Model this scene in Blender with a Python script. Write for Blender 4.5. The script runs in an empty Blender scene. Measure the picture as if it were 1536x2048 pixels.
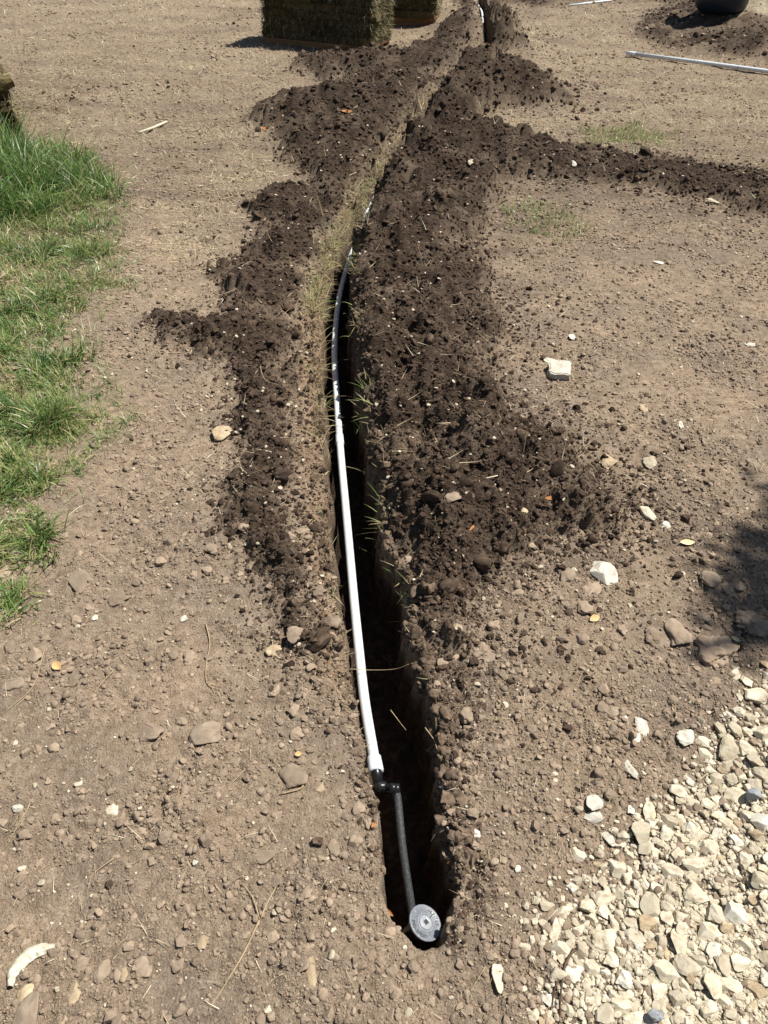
import bpy, bmesh, math, random, time
import numpy as np
from mathutils import Vector, Matrix, Euler

random.seed(7)
rng = np.random.default_rng(11)
scene = bpy.context.scene
COL = scene.collection

# ------------------------------------------------------------------ camera, sky, sun, exposure
CAM_H = 1.65
PITCH = math.radians(41.4)
FPX = 1547.0                       # focal length in pixels of a 1536 x 2048 picture
cam_data = bpy.data.cameras.new('camera')
cam_data.sensor_fit = 'VERTICAL'
cam_data.sensor_height = 36.0
cam_data.lens = 36.0 * FPX / 2048.0
cam_data.clip_start = 0.02
cam_data.clip_end = 1500
cam = bpy.data.objects.new('camera', cam_data)
COL.objects.link(cam)
cam.location = (0, 0, CAM_H)
cam.rotation_euler = (math.pi / 2 - PITCH, 0, 0)
scene.camera = cam

SUN_EL = math.radians(63.5)
SUN_AZ = math.radians(17)          # from the right, a little from beyond
SUN = Vector((math.cos(SUN_EL) * math.cos(SUN_AZ), math.cos(SUN_EL) * math.sin(SUN_AZ), math.sin(SUN_EL)))
world = bpy.data.worlds.new('World')
scene.world = world
world.use_nodes = True
wn = world.node_tree
bg = wn.nodes['Background']
sky = wn.nodes.new('ShaderNodeTexSky')
sky.sky_type = 'NISHITA'
sky.sun_disc = False
sky.sun_elevation = SUN_EL
sky.sun_rotation = math.atan2(SUN.x, SUN.y)
wn.links.new(sky.outputs[0], bg.inputs[0])
bg.inputs[1].default_value = 0.05
sl = bpy.data.lights.new('sun', 'SUN')
sl.energy = 5.0
sl.angle = math.radians(0.5)
sl.color = (1.0, 0.96, 0.90)
so = bpy.data.objects.new('sun', sl)
COL.objects.link(so)
so.rotation_euler = SUN.to_track_quat('Z', 'Y').to_euler()
so.location = SUN * 20
scene.view_settings.view_transform = 'Standard'
scene.view_settings.look = 'None'
scene.view_settings.exposure = 0.52
scene.view_settings.gamma = 1

# ------------------------------------------------------------------ small maths
CP, SP = math.cos(PITCH), math.sin(PITCH)
def gp(px, py, z=0.0):
    """a picture point of the photograph -> the place on the level z"""
    u = (px - 768.0) / FPX
    v = (1024.0 - py) / FPX
    dx, dy, dz = u, CP + v * SP, -SP + v * CP
    t = (z - CAM_H) / dz
    return np.array([dx * t, dy * t, z])
def gpa(px, py, z=0.0):
    u = (px - 768.0) / FPX
    v = (1024.0 - py) / FPX
    t = (z - CAM_H) / (-SP + v * CP)
    return u * t, (CP + v * SP) * t
def depth_of(x, y, z=0.0):
    return y * CP + (CAM_H - z) * SP
def sstep(a, b, x):
    t = np.clip((x - a) / (b - a), 0, 1)
    return t * t * (3 - 2 * t)

def _hash(ix, iy, seed):
    h = (ix.astype(np.int64) * 374761393 + iy.astype(np.int64) * 668265263 + seed * 1442695041) & 0xFFFFFFFF
    h = ((h ^ (h >> 13)) * 1274126177) & 0xFFFFFFFF
    h = ((h ^ (h >> 16)) * 2246822519) & 0xFFFFFFFF
    return ((h ^ (h >> 15)) & 0xFFFFFF) / float(0x1000000)
def noise(x, y, seed=0):
    ix, iy = np.floor(x), np.floor(y)
    fx, fy = x - ix, y - iy
    out = 0
    ux, uy = fx * fx * fx * (fx * (fx * 6 - 15) + 10), fy * fy * fy * (fy * (fy * 6 - 15) + 10)
    def g(a, b):
        ang = _hash(ix + a, iy + b, seed) * 6.2831853
        return np.cos(ang) * (fx - a) + np.sin(ang) * (fy - b)
    n0 = g(0, 0) * (1 - ux) + g(1, 0) * ux
    n1 = g(0, 1) * (1 - ux) + g(1, 1) * ux
    return (n0 * (1 - uy) + n1 * uy) * 1.5
def fbm(x, y, seed=0, octv=4, gain=0.5):
    s, a, f = 0, 1.0, 1.0
    for i in range(octv):
        s = s + a * noise(x * f, y * f, seed + i * 17)
        a *= gain; f *= 2.03
    return s
def domes(x, y, seed=0):
    """rounded lumps, one to a cell: height 0..1"""
    ix, iy = np.floor(x), np.floor(y)
    best = np.zeros_like(x)
    for a in (-1, 0, 1):
        for b in (-1, 0, 1):
            cx, cy = ix + a, iy + b
            px = cx + 0.15 + 0.7 * _hash(cx, cy, seed)
            py = cy + 0.15 + 0.7 * _hash(cx, cy, seed + 5)
            r = 0.25 + 0.45 * _hash(cx, cy, seed + 9)
            d2 = ((x - px) ** 2 + (y - py) ** 2) / (r * r)
            best = np.maximum(best, np.sqrt(np.clip(1 - d2, 0, 1)) * r)
    return best
def poly_sd(x, y, poly):
    """signed distance to a polygon, positive inside"""
    P = np.array(poly); lo = P.min(0) - 0.6; hi = P.max(0) + 0.6
    near = (x > lo[0]) & (x < hi[0]) & (y > lo[1]) & (y < hi[1])
    if not near.all():
        out = np.full(x.shape, -0.6)
        if near.any():
            out[near] = np.maximum(_poly_sd(x[near], y[near], poly), -0.6)
        return out
    return np.maximum(_poly_sd(x, y, poly), -0.6)
def _poly_sd(x, y, poly):
    d = np.full(x.shape, 1e9)
    inside = np.zeros(x.shape, bool)
    n = len(poly)
    for i in range(n):
        ax, ay = poly[i]; bx, by = poly[(i + 1) % n]
        ex, ey = bx - ax, by - ay
        wx, wy = x - ax, y - ay
        t = np.clip((wx * ex + wy * ey) / (ex * ex + ey * ey + 1e-12), 0, 1)
        d = np.minimum(d, (wx - t * ex) ** 2 + (wy - t * ey) ** 2)
        c = ((ay <= y) & (by > y)) | ((by <= y) & (ay > y))
        with np.errstate(divide='ignore', invalid='ignore'):
            xi = ax + (y - ay) / (by - ay if abs(by - ay) > 1e-12 else 1e-12) * ex
        inside ^= c & (x < xi)
    d = np.sqrt(d)
    return np.where(inside, d, -d)
def ground_poly(pts):
    return [tuple(gp(a, b)[:2]) for a, b in pts]

# ------------------------------------------------------------------ materials
def mat(name):
    m = bpy.data.materials.new(name)
    m.use_nodes = True
    nt = m.node_tree
    b = nt.nodes['Principled BSDF']
    b.inputs['Roughness'].default_value = 0.95
    b.inputs['Specular IOR Level'].default_value = 0.12
    return m, nt, b
def nd(nt, kind, **kw):
    n = nt.nodes.new(kind)
    for k, v in kw.items():
        if isinstance(k, str) and k.startswith('i_'):
            n.inputs[k[2:]].default_value = v
        else:
            setattr(n, k, v)
    return n
def ramp(nt, stops, src):
    r = nt.nodes.new('ShaderNodeValToRGB')
    e = r.color_ramp.elements
    while len(e) < len(stops):
        e.new(0.5)
    for el, (p, c) in zip(e, stops):
        el.position = p
        el.color = (*c, 1) if len(c) == 3 else c
    nt.links.new(src, r.inputs[0])
    return r.outputs[0]
def mixc(nt, fac, a, b, mode='MIX'):
    n = nt.nodes.new('ShaderNodeMix')
    n.data_type = 'RGBA'
    n.blend_type = mode
    n.clamp_factor = True
    for sock, v in ((n.inputs[0], fac), (n.inputs[6], a), (n.inputs[7], b)):
        if hasattr(v, 'is_linked'):
            nt.links.new(v, sock)
        elif isinstance(v, (int, float)):
            sock.default_value = v
        else:
            sock.default_value = (*v, 1)
    return n.outputs[2]
def objcoord(nt):
    return nt.nodes.new('ShaderNodeTexCoord').outputs['Object']
def tex_noise(nt, co, scale, detail=4, rough=0.55):
    n = nt.nodes.new('ShaderNodeTexNoise')
    n.inputs['Scale'].default_value = scale
    n.inputs['Detail'].default_value = detail
    n.inputs['Roughness'].default_value = rough
    if co is not None:
        nt.links.new(co, n.inputs['Vector'])
    return n.outputs['Fac']
def bump(nt, b, h, strength=0.5, dist=0.005):
    n = nt.nodes.new('ShaderNodeBump')
    n.inputs['Strength'].default_value = strength
    n.inputs['Distance'].default_value = dist
    nt.links.new(h, n.inputs['Height'])
    nt.links.new(n.outputs[0], b.inputs['Normal'])
def maprange(nt, src, a, b, c=0.0, d=1.0):
    n = nt.nodes.new('ShaderNodeMapRange')
    n.inputs[1].default_value = a; n.inputs[2].default_value = b
    n.inputs[3].default_value = c; n.inputs[4].default_value = d
    nt.links.new(src, n.inputs[0])
    return n.outputs[0]

DRY_A, DRY_B, DRY_C = (0.195, 0.147, 0.103), (0.30, 0.233, 0.167), (0.415, 0.340, 0.251)
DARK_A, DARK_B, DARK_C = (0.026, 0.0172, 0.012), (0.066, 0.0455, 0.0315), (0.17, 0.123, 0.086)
STRAW_A, STRAW_B = (0.325, 0.255, 0.18), (0.585, 0.488, 0.352)

def ground_material():
    m, nt, b = mat('earth')
    co = objcoord(nt)
    def at(name):
        a = nt.nodes.new('ShaderNodeAttribute'); a.attribute_name = name
        return a.outputs['Fac']
    n1 = tex_noise(nt, co, 3.0, 5)
    n2 = tex_noise(nt, co, 38.0, 6, 0.65)
    n3 = tex_noise(nt, co, 210.0, 4, 0.7)
    dry = ramp(nt, [(0.30, DRY_A), (0.52, DRY_B), (0.75, DRY_C)], n2)
    tint = ramp(nt, [(0.35, (0.80, 0.80, 0.82)), (0.65, (1.08, 1.05, 1.0))], n1)
    dry = mixc(nt, 1.0, dry, tint, 'MULTIPLY')
    grain = ramp(nt, [(0.28, (0.62, 0.60, 0.58)), (0.5, (1, 1, 1)), (0.78, (1.3, 1.28, 1.22))], n3)
    dry = mixc(nt, 1.0, dry, grain, 'MULTIPLY')
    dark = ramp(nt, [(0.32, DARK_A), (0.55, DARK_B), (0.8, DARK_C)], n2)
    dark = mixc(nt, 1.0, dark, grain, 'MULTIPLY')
    # mown dry grass: streaks of straw over soil
    mp = nt.nodes.new('ShaderNodeMapping'); mp.inputs['Scale'].default_value = (9, 45, 20)
    nt.links.new(co, mp.inputs[0])
    st1 = tex_noise(nt, mp.outputs[0], 3.0, 6, 0.7)
    st2 = tex_noise(nt, co, 90.0, 5, 0.75)
    straw = ramp(nt, [(0.34, (0.15, 0.112, 0.075)), (0.46, STRAW_A), (0.64, STRAW_B)], st2)
    stt = ramp(nt, [(0.36, (0.55, 0.53, 0.52)), (0.56, (1.1, 1.08, 1.02)), (0.7, (1.3, 1.27, 1.15))], st1)
    straw = mixc(nt, 1.0, straw, stt, 'MULTIPLY')
    pale = ramp(nt, [(0.3, (0.40, 0.325, 0.215)), (0.7, (0.60, 0.53, 0.39))], n2)
    sub = ramp(nt, [(0.3, (0.23, 0.155, 0.095)), (0.7, (0.36, 0.255, 0.165))], n2)
    c = mixc(nt, at('straw'), dry, straw)
    thatch = ramp(nt, [(0.3, (0.075, 0.068, 0.03)), (0.55, (0.16, 0.145, 0.065)), (0.75, (0.3, 0.25, 0.13))], st2)
    c = mixc(nt, at('thatch'), c, thatch)
    c = mixc(nt, at('pale'), c, pale)
    c = mixc(nt, at('subsoil'), c, sub)
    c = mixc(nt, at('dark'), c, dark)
    wet = nt.nodes.new('ShaderNodeMix'); wet.data_type = 'RGBA'
    nt.links.new(c, b.inputs['Base Color'])
    h1 = tex_noise(nt, co, 120.0, 6, 0.75)
    vo = nt.nodes.new('ShaderNodeTexVoronoi'); vo.feature = 'SMOOTH_F1'; vo.inputs['Scale'].default_value = 210
    vo.inputs['Randomness'].default_value = 1.0
    nt.links.new(co, vo.inputs['Vector'])
    ad = nt.nodes.new('ShaderNodeMath'); ad.operation = 'MULTIPLY_ADD'; ad.inputs[1].default_value = -0.55
    nt.links.new(vo.outputs['Distance'], ad.inputs[0]); nt.links.new(h1, ad.inputs[2])
    mp2 = nt.nodes.new('ShaderNodeMapping'); mp2.inputs['Scale'].default_value = (7, 17, 10)
    nt.links.new(co, mp2.inputs[0])
    rough = tex_noise(nt, mp2.outputs[0], 1.6, 7, 0.72)
    fb = nt.nodes.new('ShaderNodeMath'); fb.operation = 'MULTIPLY'
    nt.links.new(rough, fb.inputs[0]); nt.links.new(at('rough_turf'), fb.inputs[1])
    b1 = nt.nodes.new('ShaderNodeBump'); b1.inputs['Strength'].default_value = 0.9; b1.inputs['Distance'].default_value = 0.045
    nt.links.new(fb.outputs[0], b1.inputs['Height'])
    bump(nt, b, ad.outputs[0], 0.95, 0.008)
    bn = [n for n in nt.nodes if n.bl_idname == 'ShaderNodeBump' and n is not b1 and n.name != b1.name][-1]
    nt.links.new(b1.outputs[0], bn.inputs['Normal'])
    return m

def soil_material(name, a, bb, c, tw=0.25):
    m, nt, b = mat(name)
    co = objcoord(nt)
    oi = nt.nodes.new('ShaderNodeObjectInfo')
    n2 = tex_noise(nt, co, 2.2, 5, 0.7)
    col = ramp(nt, [(0.25, a), (0.5, bb), (0.8, c)], n2)
    t = ramp(nt, [(0.0, (1 - tw,) * 3), (0.5, (1, 1, 1)), (1.0, (1 + tw, 1 + tw * .95, 1 + tw * .85))], oi.outputs['Random'])
    col = mixc(nt, 1.0, col, t, 'MULTIPLY')
    nt.links.new(col, b.inputs['Base Color'])
    bump(nt, b, tex_noise(nt, co, 7.0, 6, 0.75), 0.6, 0.0015)
    return m
def stone_material(name, a, bb, c, dirt=(0.22, 0.16, 0.11), dirt_amt=0.35, random_tone=0.25):
    m, nt, b = mat(name)
    co = objcoord(nt)
    oi = nt.nodes.new('ShaderNodeObjectInfo')
    addn = nt.nodes.new('ShaderNodeVectorMath'); addn.operation = 'ADD'
    sc = nt.nodes.new('ShaderNodeVectorMath'); sc.operation = 'SCALE'
    sc.inputs[0].default_value = (13.1, 7.7, 3.3)
    nt.links.new(oi.outputs['Random'], sc.inputs['Scale'])
    nt.links.new(co, addn.inputs[0]); nt.links.new(sc.outputs[0], addn.inputs[1])
    n = tex_noise(nt, addn.outputs[0], 1.6, 6, 0.65)
    col = ramp(nt, [(0.28, a), (0.5, bb), (0.74, c)], n)
    t = ramp(nt, [(0.0, (1 - random_tone,) * 3), (0.3, (1 - random_tone * 1.6, 1 - random_tone * 1.7, 1 - random_tone * 1.9)), (0.5, (1, 1, 1)), (1.0, (1.08, 1.07, 1.04))], oi.outputs['Random'])
    col = mixc(nt, 1.0, col, t, 'MULTIPLY')
    d = ramp(nt, [(0.5, (0, 0, 0)), (0.68, (1, 1, 1))], tex_noise(nt, addn.outputs[0], 3.1, 5, 0.7))
    dm = nt.nodes.new('ShaderNodeMath'); dm.operation = 'MULTIPLY'; dm.inputs[1].default_value = dirt_amt
    nt.links.new(d, dm.inputs[0])
    col = mixc(nt, dm.outputs[0], col, dirt)
    nt.links.new(col, b.inputs['Base Color'])
    b.inputs['Roughness'].default_value = 0.9
    bump(nt, b, tex_noise(nt, addn.outputs[0], 6.0, 6, 0.7), 0.5, 0.002)
    return m
def blade_material(name, cols, rough=0.55, spec=0.3, trans=0.0):
    m, nt, b = mat(name)
    a = nt.nodes.new('ShaderNodeAttribute'); a.attribute_name = 'shade'
    col = ramp(nt, cols, a.outputs['Fac'])
    nt.links.new(col, b.inputs['Base Color'])
    b.inputs['Roughness'].default_value = rough
    b.inputs['Specular IOR Level'].default_value = spec
    if trans:
        tb = nt.nodes.new('ShaderNodeBsdfTranslucent')
        nt.links.new(col, tb.inputs[0])
        mx = nt.nodes.new('ShaderNodeMixShader'); mx.inputs[0].default_value = trans
        out = nt.nodes['Material Output']
        nt.links.new(b.outputs[0], mx.inputs[1]); nt.links.new(tb.outputs[0], mx.inputs[2])
        nt.links.new(mx.outputs[0], out.inputs[0])
    return m

M = {}
M['earth'] = ground_material()
M['dry'] = soil_material('dry_soil', (0.182, 0.136, 0.096), (0.275, 0.211, 0.151), (0.385, 0.31, 0.227))
M['dark'] = soil_material('dark_soil', DARK_A, (0.064, 0.044, 0.031), DARK_C, 0.55)
M['brown'] = stone_material('brown_stone', (0.2, 0.152, 0.108), (0.28, 0.22, 0.158), (0.38, 0.31, 0.23), (0.2, 0.152, 0.108), 0.6, 0.1)
M['tan'] = stone_material('tan_stone', (0.27, 0.2, 0.125), (0.4, 0.31, 0.2), (0.55, 0.46, 0.31), (0.22, 0.16, 0.11), 0.6, 0.1)
M['lime'] = stone_material('limestone', (0.42, 0.36, 0.25), (0.56, 0.50, 0.375), (0.70, 0.655, 0.54), (0.31, 0.235, 0.155), 0.75, 0.17)
M['white'] = stone_material('white_limestone', (0.45, 0.42, 0.34), (0.58, 0.55, 0.46), (0.70, 0.68, 0.60), (0.30, 0.235, 0.165), 0.7, 0.08)
M['grey'] = stone_material('grey_stone', (0.16, 0.17, 0.19), (0.3, 0.31, 0.33), (0.5, 0.5, 0.5), (0.1, 0.1, 0.11), 0.4, 0.05)
M['green'] = blade_material('green_grass', [(0.0, (0.035, 0.085, 0.018)), (0.35, (0.095, 0.19, 0.04)), (0.62, (0.2, 0.31, 0.08)), (0.8, (0.34, 0.34, 0.13)), (1.0, (0.52, 0.44, 0.25))], 0.4, 0.5, 0.3)
M['straw'] = blade_material('straw', [(0.0, (0.2, 0.135, 0.08)), (0.35, (0.42, 0.33, 0.19)), (0.75, (0.62, 0.52, 0.34)), (1.0, (0.76, 0.69, 0.52))], 0.7, 0.2, 0.1)
M['fringe'] = blade_material('dry_fringe', [(0.0, (0.16, 0.11, 0.065)), (0.4, (0.4, 0.31, 0.16)), (0.7, (0.52, 0.46, 0.25)), (0.9, (0.3, 0.36, 0.11)), (1.0, (0.22, 0.34, 0.09))], 0.6, 0.25, 0.2)
M['sodgrass'] = blade_material('sod_grass', [(0.0, (0.04, 0.032, 0.016)), (0.4, (0.12, 0.1, 0.045)), (0.7, (0.33, 0.28, 0.14)), (1.0, (0.58, 0.52, 0.32))], 0.6, 0.25, 0.2)

# ------------------------------------------------------------------ object helpers
def link(name, me, m=None, parent=None):
    o = bpy.data.objects.new(name, me)
    COL.objects.link(o)
    if m is not None and me is not None and not me.materials:
        me.materials.append(m)
    if parent is not None:
        o.parent = parent
    return o
def tag(o, label=None, cat=None, group=None, kind=None):
    if label: o['label'] = label
    if cat: o['category'] = cat
    if group: o['group'] = group
    if kind: o['kind'] = kind
    return o
def empty(name, loc=(0, 0, 0)):
    o = bpy.data.objects.new(name, None)
    o.location = loc
    o.empty_display_size = 0.05
    COL.objects.link(o)
    return o
def mesh_from(name, V, F, smooth=False):
    me = bpy.data.meshes.new(name)
    me.from_pydata([tuple(v) for v in V], [], F)
    if smooth:
        me.polygons.foreach_set('use_smooth', np.ones(len(me.polygons), bool))
    me.update()
    return me
def quads_mesh(name, V, Q, smooth=False):
    """V (n,3), Q (m,k) index arrays -> mesh, quickly"""
    V = np.asarray(V, np.float32); Q = np.asarray(Q, np.int32)
    k = Q.shape[1]
    me = bpy.data.meshes.new(name)
    me.vertices.add(len(V)); me.vertices.foreach_set('co', V.ravel())
    me.loops.add(Q.size); me.loops.foreach_set('vertex_index', Q.ravel())
    me.polygons.add(len(Q))
    me.polygons.foreach_set('loop_start', np.arange(0, Q.size, k, dtype=np.int32))
    me.polygons.foreach_set('loop_total', np.full(len(Q), k, np.int32))
    if smooth:
        me.polygons.foreach_set('use_smooth', np.ones(len(Q), bool))
    me.update(calc_edges=True)
    me.validate()
    return me
def fattr(me, name, vals):
    a = me.attributes.new(name, 'FLOAT', 'POINT')
    a.data.foreach_set('value', np.asarray(vals, np.float32))

def tube(pts, radii, n=8, cap=True):
    """V, F of a tube along a polyline"""
    pts = [Vector(p) for p in pts]
    if not hasattr(radii, '__len__'):
        radii = [radii] * len(pts)
    V, F = [], []
    up = Vector((0.123, 0.2, 0.97))
    for i, p in enumerate(pts):
        t = (pts[min(i + 1, len(pts) - 1)] - pts[max(i - 1, 0)]).normalized()
        a = t.cross(up)
        if a.length < 1e-3:
            a = t.cross(Vector((1, 0, 0)))
        a.normalize(); b = a.cross(t)
        for k in range(n):
            th = 2 * math.pi * k / n
            V.append(p + (a * math.cos(th) + b * math.sin(th)) * radii[i])
    for i in range(len(pts) - 1):
        for k in range(n):
            F.append((i * n + k, i * n + (k + 1) % n, (i + 1) * n + (k + 1) % n, (i + 1) * n + k))
    if cap:
        F.append(tuple(range(n - 1, -1, -1)))
        F.append(tuple(range((len(pts) - 1) * n, len(pts) * n)))
    return V, F
def smooth_path(pts, k=8):
    """Catmull-Rom through the points"""
    P = [np.array(p, float) for p in pts]
    P = [2 * P[0] - P[1]] + P + [2 * P[-1] - P[-2]]
    out = []
    for i in range(1, len(P) - 2):
        for j in range(k):
            t = j / k
            out.append(0.5 * ((2 * P[i]) + (-P[i - 1] + P[i + 1]) * t + (2 * P[i - 1] - 5 * P[i] + 4 * P[i + 1] - P[i + 2]) * t * t
                              + (-P[i - 1] + 3 * P[i] - 3 * P[i + 1] + P[i + 2]) * t ** 3))
    out.append(P[-2])
    return out
def box_vf(x0, x1, y0, y1, z0, z1):
    V = [(x0, y0, z0), (x1, y0, z0), (x1, y1, z0), (x0, y1, z0), (x0, y0, z1), (x1, y0, z1), (x1, y1, z1), (x0, y1, z1)]
    F = [(0, 3, 2, 1), (4, 5, 6, 7), (0, 1, 5, 4), (1, 2, 6, 5), (2, 3, 7, 6), (3, 0, 4, 7)]
    return V, F
def lathe(profile, n=40):
    V, F = [], []
    for r, z in profile:
        for k in range(n):
            a = 2 * math.pi * k / n
            V.append((r * math.cos(a), r * math.sin(a), z))
    for i in range(len(profile) - 1):
        for k in range(n):
            F.append((i * n + k, i * n + (k + 1) % n, (i + 1) * n + (k + 1) % n, (i + 1) * n + k))
    return V, F

# ------------------------------------------------------------------ the lie of the land
# the trench: edges read at ground level, as places along its run
_tr = [(2000, 850, 868), (1890, 822, 870), (1850, 790, 893), (1780, 765, 912), (1700, 759, 908), (1600, 745, 884), (1500, 728, 872),
       (1400, 704, 856), (1300, 686, 832), (1200, 672, 812), (1100, 662, 782), (1000, 652, 759), (900, 648, 743),
       (800, 643, 726), (700, 638, 717), (600, 637, 702), (500, 668, 716), (420, 712, 752), (330, 766, 799), (260, 814, 845),
       (200, 868, 899), (150, 925, 952), (110, 966, 990), (60, 960, 981), (0, 955, 973)]
TY = []; TXL = []; TXR = []
for py_, l_, r_ in _tr:
    a_ = gp(l_, py_); b_ = gp(r_, py_)
    TY.append(a_[1]); TXL.append(a_[0]); TXR.append(b_[0])
TY.append(16.0); TXL.append(TXL[-1] + 0.0); TXR.append(TXR[-1] + 0.0)
TY = np.array(TY); TXL = np.array(TXL); TXR = np.array(TXR)
Y_END = gp(840, 1893)[1]
def trench_nominal(y):
    return np.interp(y, TY, TXL), np.interp(y, TY, TXR)
def trench_edges(y):
    l, r = trench_nominal(y)
    l = l + 0.014 * noise(y * 7, y * 0 + 3.3, 41) + 0.008 * noise(y * 26, y * 0 + 1.3, 42)
    r = r + 0.020 * noise(y * 6, y * 0 + 9.3, 43) + 0.020 * noise(y * 19, y * 0 + 5.3, 44) + 0.008 * noise(y * 55, y * 0 + 2.3, 45)
    return l, r
TRENCH_D = 0.30

DARK_L = ground_poly([(628, 1290), (622, 1220), (606, 1140), (590, 1040), (588, 940), (588, 840), (586, 740), (588, 640), (612, 560), (640, 500), (676, 430), (720, 362),
    (780, 285), (842, 205), (900, 140), (950, 90), (952, 0), (925, -8), (915, 50), (870, 75), (850, 100), (770, 112), (700, 112), (600, 118), (585, 140),
    (650, 160), (740, 152), (640, 180), (592, 212), (520, 225), (500, 245), (535, 262), (575, 310), (612, 352), (604, 388), (520, 384), (496, 410), (512, 500),
    (450, 520), (430, 570), (462, 600), (420, 640), (330, 626), (300, 648), (330, 690), (425, 722), (472, 745), (458, 820), (484, 880), (470, 930),
    (456, 1000), (478, 1075), (520, 1140), (548, 1180), (545, 1240), (580, 1300)])
DARK_R = ground_poly([(884, 1310), (822, 1180), (782, 1080), (744, 980), (716, 860), (696, 760), (680, 640), (694, 500), (730, 410), (780, 330),
    (826, 262), (872, 205), (926, 155), (980, 100), (985, 40), (975, -6), (1010, -6), (1000, 40), (1020, 75), (1050, 118), (1000, 124), (985, 150), (1060, 152), (1110, 180), (1130, 205), (1080, 216),
    (970, 222), (955, 262), (1060, 280), (1150, 296), (1300, 312), (1420, 328), (1560, 350), (2100, 420), (2100, 560), (1700, 470), (1545, 432), (1400, 402), (1260, 372), (1180, 366),
    (1020, 362), (968, 390), (985, 430), (960, 480), (958, 560), (1000, 610), (1000, 690), (975, 760), (1010, 800), (1050, 845), (1120, 885), (1180, 935), (1230, 958),
    (1262, 1010), (1240, 1062), (1110, 1062), (1030, 1095), (985, 1150), (930, 1200), (905, 1300)])
DARK_F = ground_poly([(1250, 62), (1300, 30), (1330, 4), (1200, 2), (1060, 14), (990, 4), (1000, -14), (1700, -14), (1700, 160), (1540, 128), (1420, 112), (1330, 92)])
STRAW_L = ground_poly([(-700, -20), (930, -20), (870, 70), (620, 150), (520, 230), (560, 330), (600, 360), (500, 430), (440, 520), (340, 590), (250, 500), (230, 330), (90, 262), (-60, 250), (-700, 260)])
STRAW_R = ground_poly([(985, 10), (1100, 14), (1250, 62), (1340, 96), (1460, 120), (2300, 200), (2300, 420), (1540, 340), (1300, 308), (1150, 292), (1010, 275), (960, 240), (1100, 215), (1130, 190), (1050, 150), (1060, 110), (1000, 60)])
GRAVEL = ground_poly([(1900, 1240), (1600, 1350), (1500, 1415), (1425, 1475), (1385, 1560), (1320, 1620), (1262, 1650), (1240, 1730), (1190, 1800), (1110, 1845), (1120, 1920), (1085, 1990),
    (1080, 2150), (1200, 2500), (2100, 2500), (2300, 1500)])
GREEN = ground_poly([(-500, 300), (-60, 285), (100, 285), (150, 300), (215, 340), (245, 390), (235, 460), (250, 520), (225, 560), (170, 600), (140, 640), (120, 700), (150, 790), (190, 850), (120, 880), (90, 960), (60, 1060), (30, 1120),
    (20, 1230), (-40, 1260), (-300, 1300)])
GREEN_TALL = ground_poly([(-500, 290), (-60, 285), (100, 300), (180, 330), (225, 390), (130, 430), (40, 450), (-80, 440), (-500, 460)])
PATCH_R = ground_poly([(1180, 262), (1260, 255), (1335, 268), (1330, 288), (1240, 290), (1190, 284)])
PATCH_M = ground_poly([(1010, 425), (1060, 405), (1150, 430), (1180, 470), (1120, 485), (1060, 462)])
SUBSOIL = ground_poly([(640, 1260), (618, 1180), (606, 1080), (600, 980), (596, 880), (596, 780), (596, 700), (610, 620), (650, 530), (700, 445), (752, 370), (806, 290), (864, 215), (932, 135), (965, 104),
    (968, 112), (930, 158), (876, 226), (820, 300), (766, 380), (716, 460), (686, 540), (666, 640), (654, 740), (650, 860), (652, 980), (670, 1120), (690, 1260), (712, 1420), (660, 1420)])

def zones(x, y):
    e = 0.06 * fbm(x * 5, y * 5, 3, 3) + 0.06 * sstep(2.0, 4.0, y) * fbm(x * 2.7, y * 2.7, 6, 2) + 0.035 * fbm(x * 22, y * 22, 8, 3)
    e = e * (0.6 + 0.12 * np.clip(y, 0, 8))
    z = {}
    sl_, sr_, sf_ = poly_sd(x, y, DARK_L), poly_sd(x, y, DARK_R), poly_sd(x, y, DARK_F)
    z['sl'], z['sr'], z['sf'] = sl_ + e, sr_ + e, sf_ + e
    sd = np.maximum(np.maximum(sl_, sr_), sf_) + e
    w = 0.03 + 0.014 * np.clip(y, 0, 8)
    ln, rn = trench_nominal(y)
    z['dark'] = sstep(-w, w * 1.3, sd) * np.clip(0.98 + 0.4 * fbm(x * 4, y * 4, 25, 3) - 0.3 * sstep(0.25, 0.9, x - rn) * sstep(5.0, 4.0, y), 0.4, 1)
    ss = np.maximum(poly_sd(x, y, STRAW_L), poly_sd(x, y, STRAW_R)) + e * 2
    far = sstep(9, 13, y)
    z['straw'] = np.clip(sstep(-0.35, 0.25, ss) + far, 0, 1) * (0.62 + 0.8 * fbm(x * 0.9, y * 2.6, 21, 4) + 0.35 * fbm(x * 4, y * 9, 22, 2)).clip(0, 1)
    sg = poly_sd(x, y, GRAVEL) + 1.3 * e
    z['gravel'] = sg
    z['pale'] = sstep(0.0, 0.2, sg) * (0.62 + 0.7 * fbm(x * 9, y * 9, 24, 3)).clip(0.35, 0.95)
    z['green'] = poly_sd(x, y, GREEN) + 2.2 * e
    z['subsoil'] = sstep(-0.02, 0.03, poly_sd(x, y, SUBSOIL) + 0.5 * e) * 0.85
    return z

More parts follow.
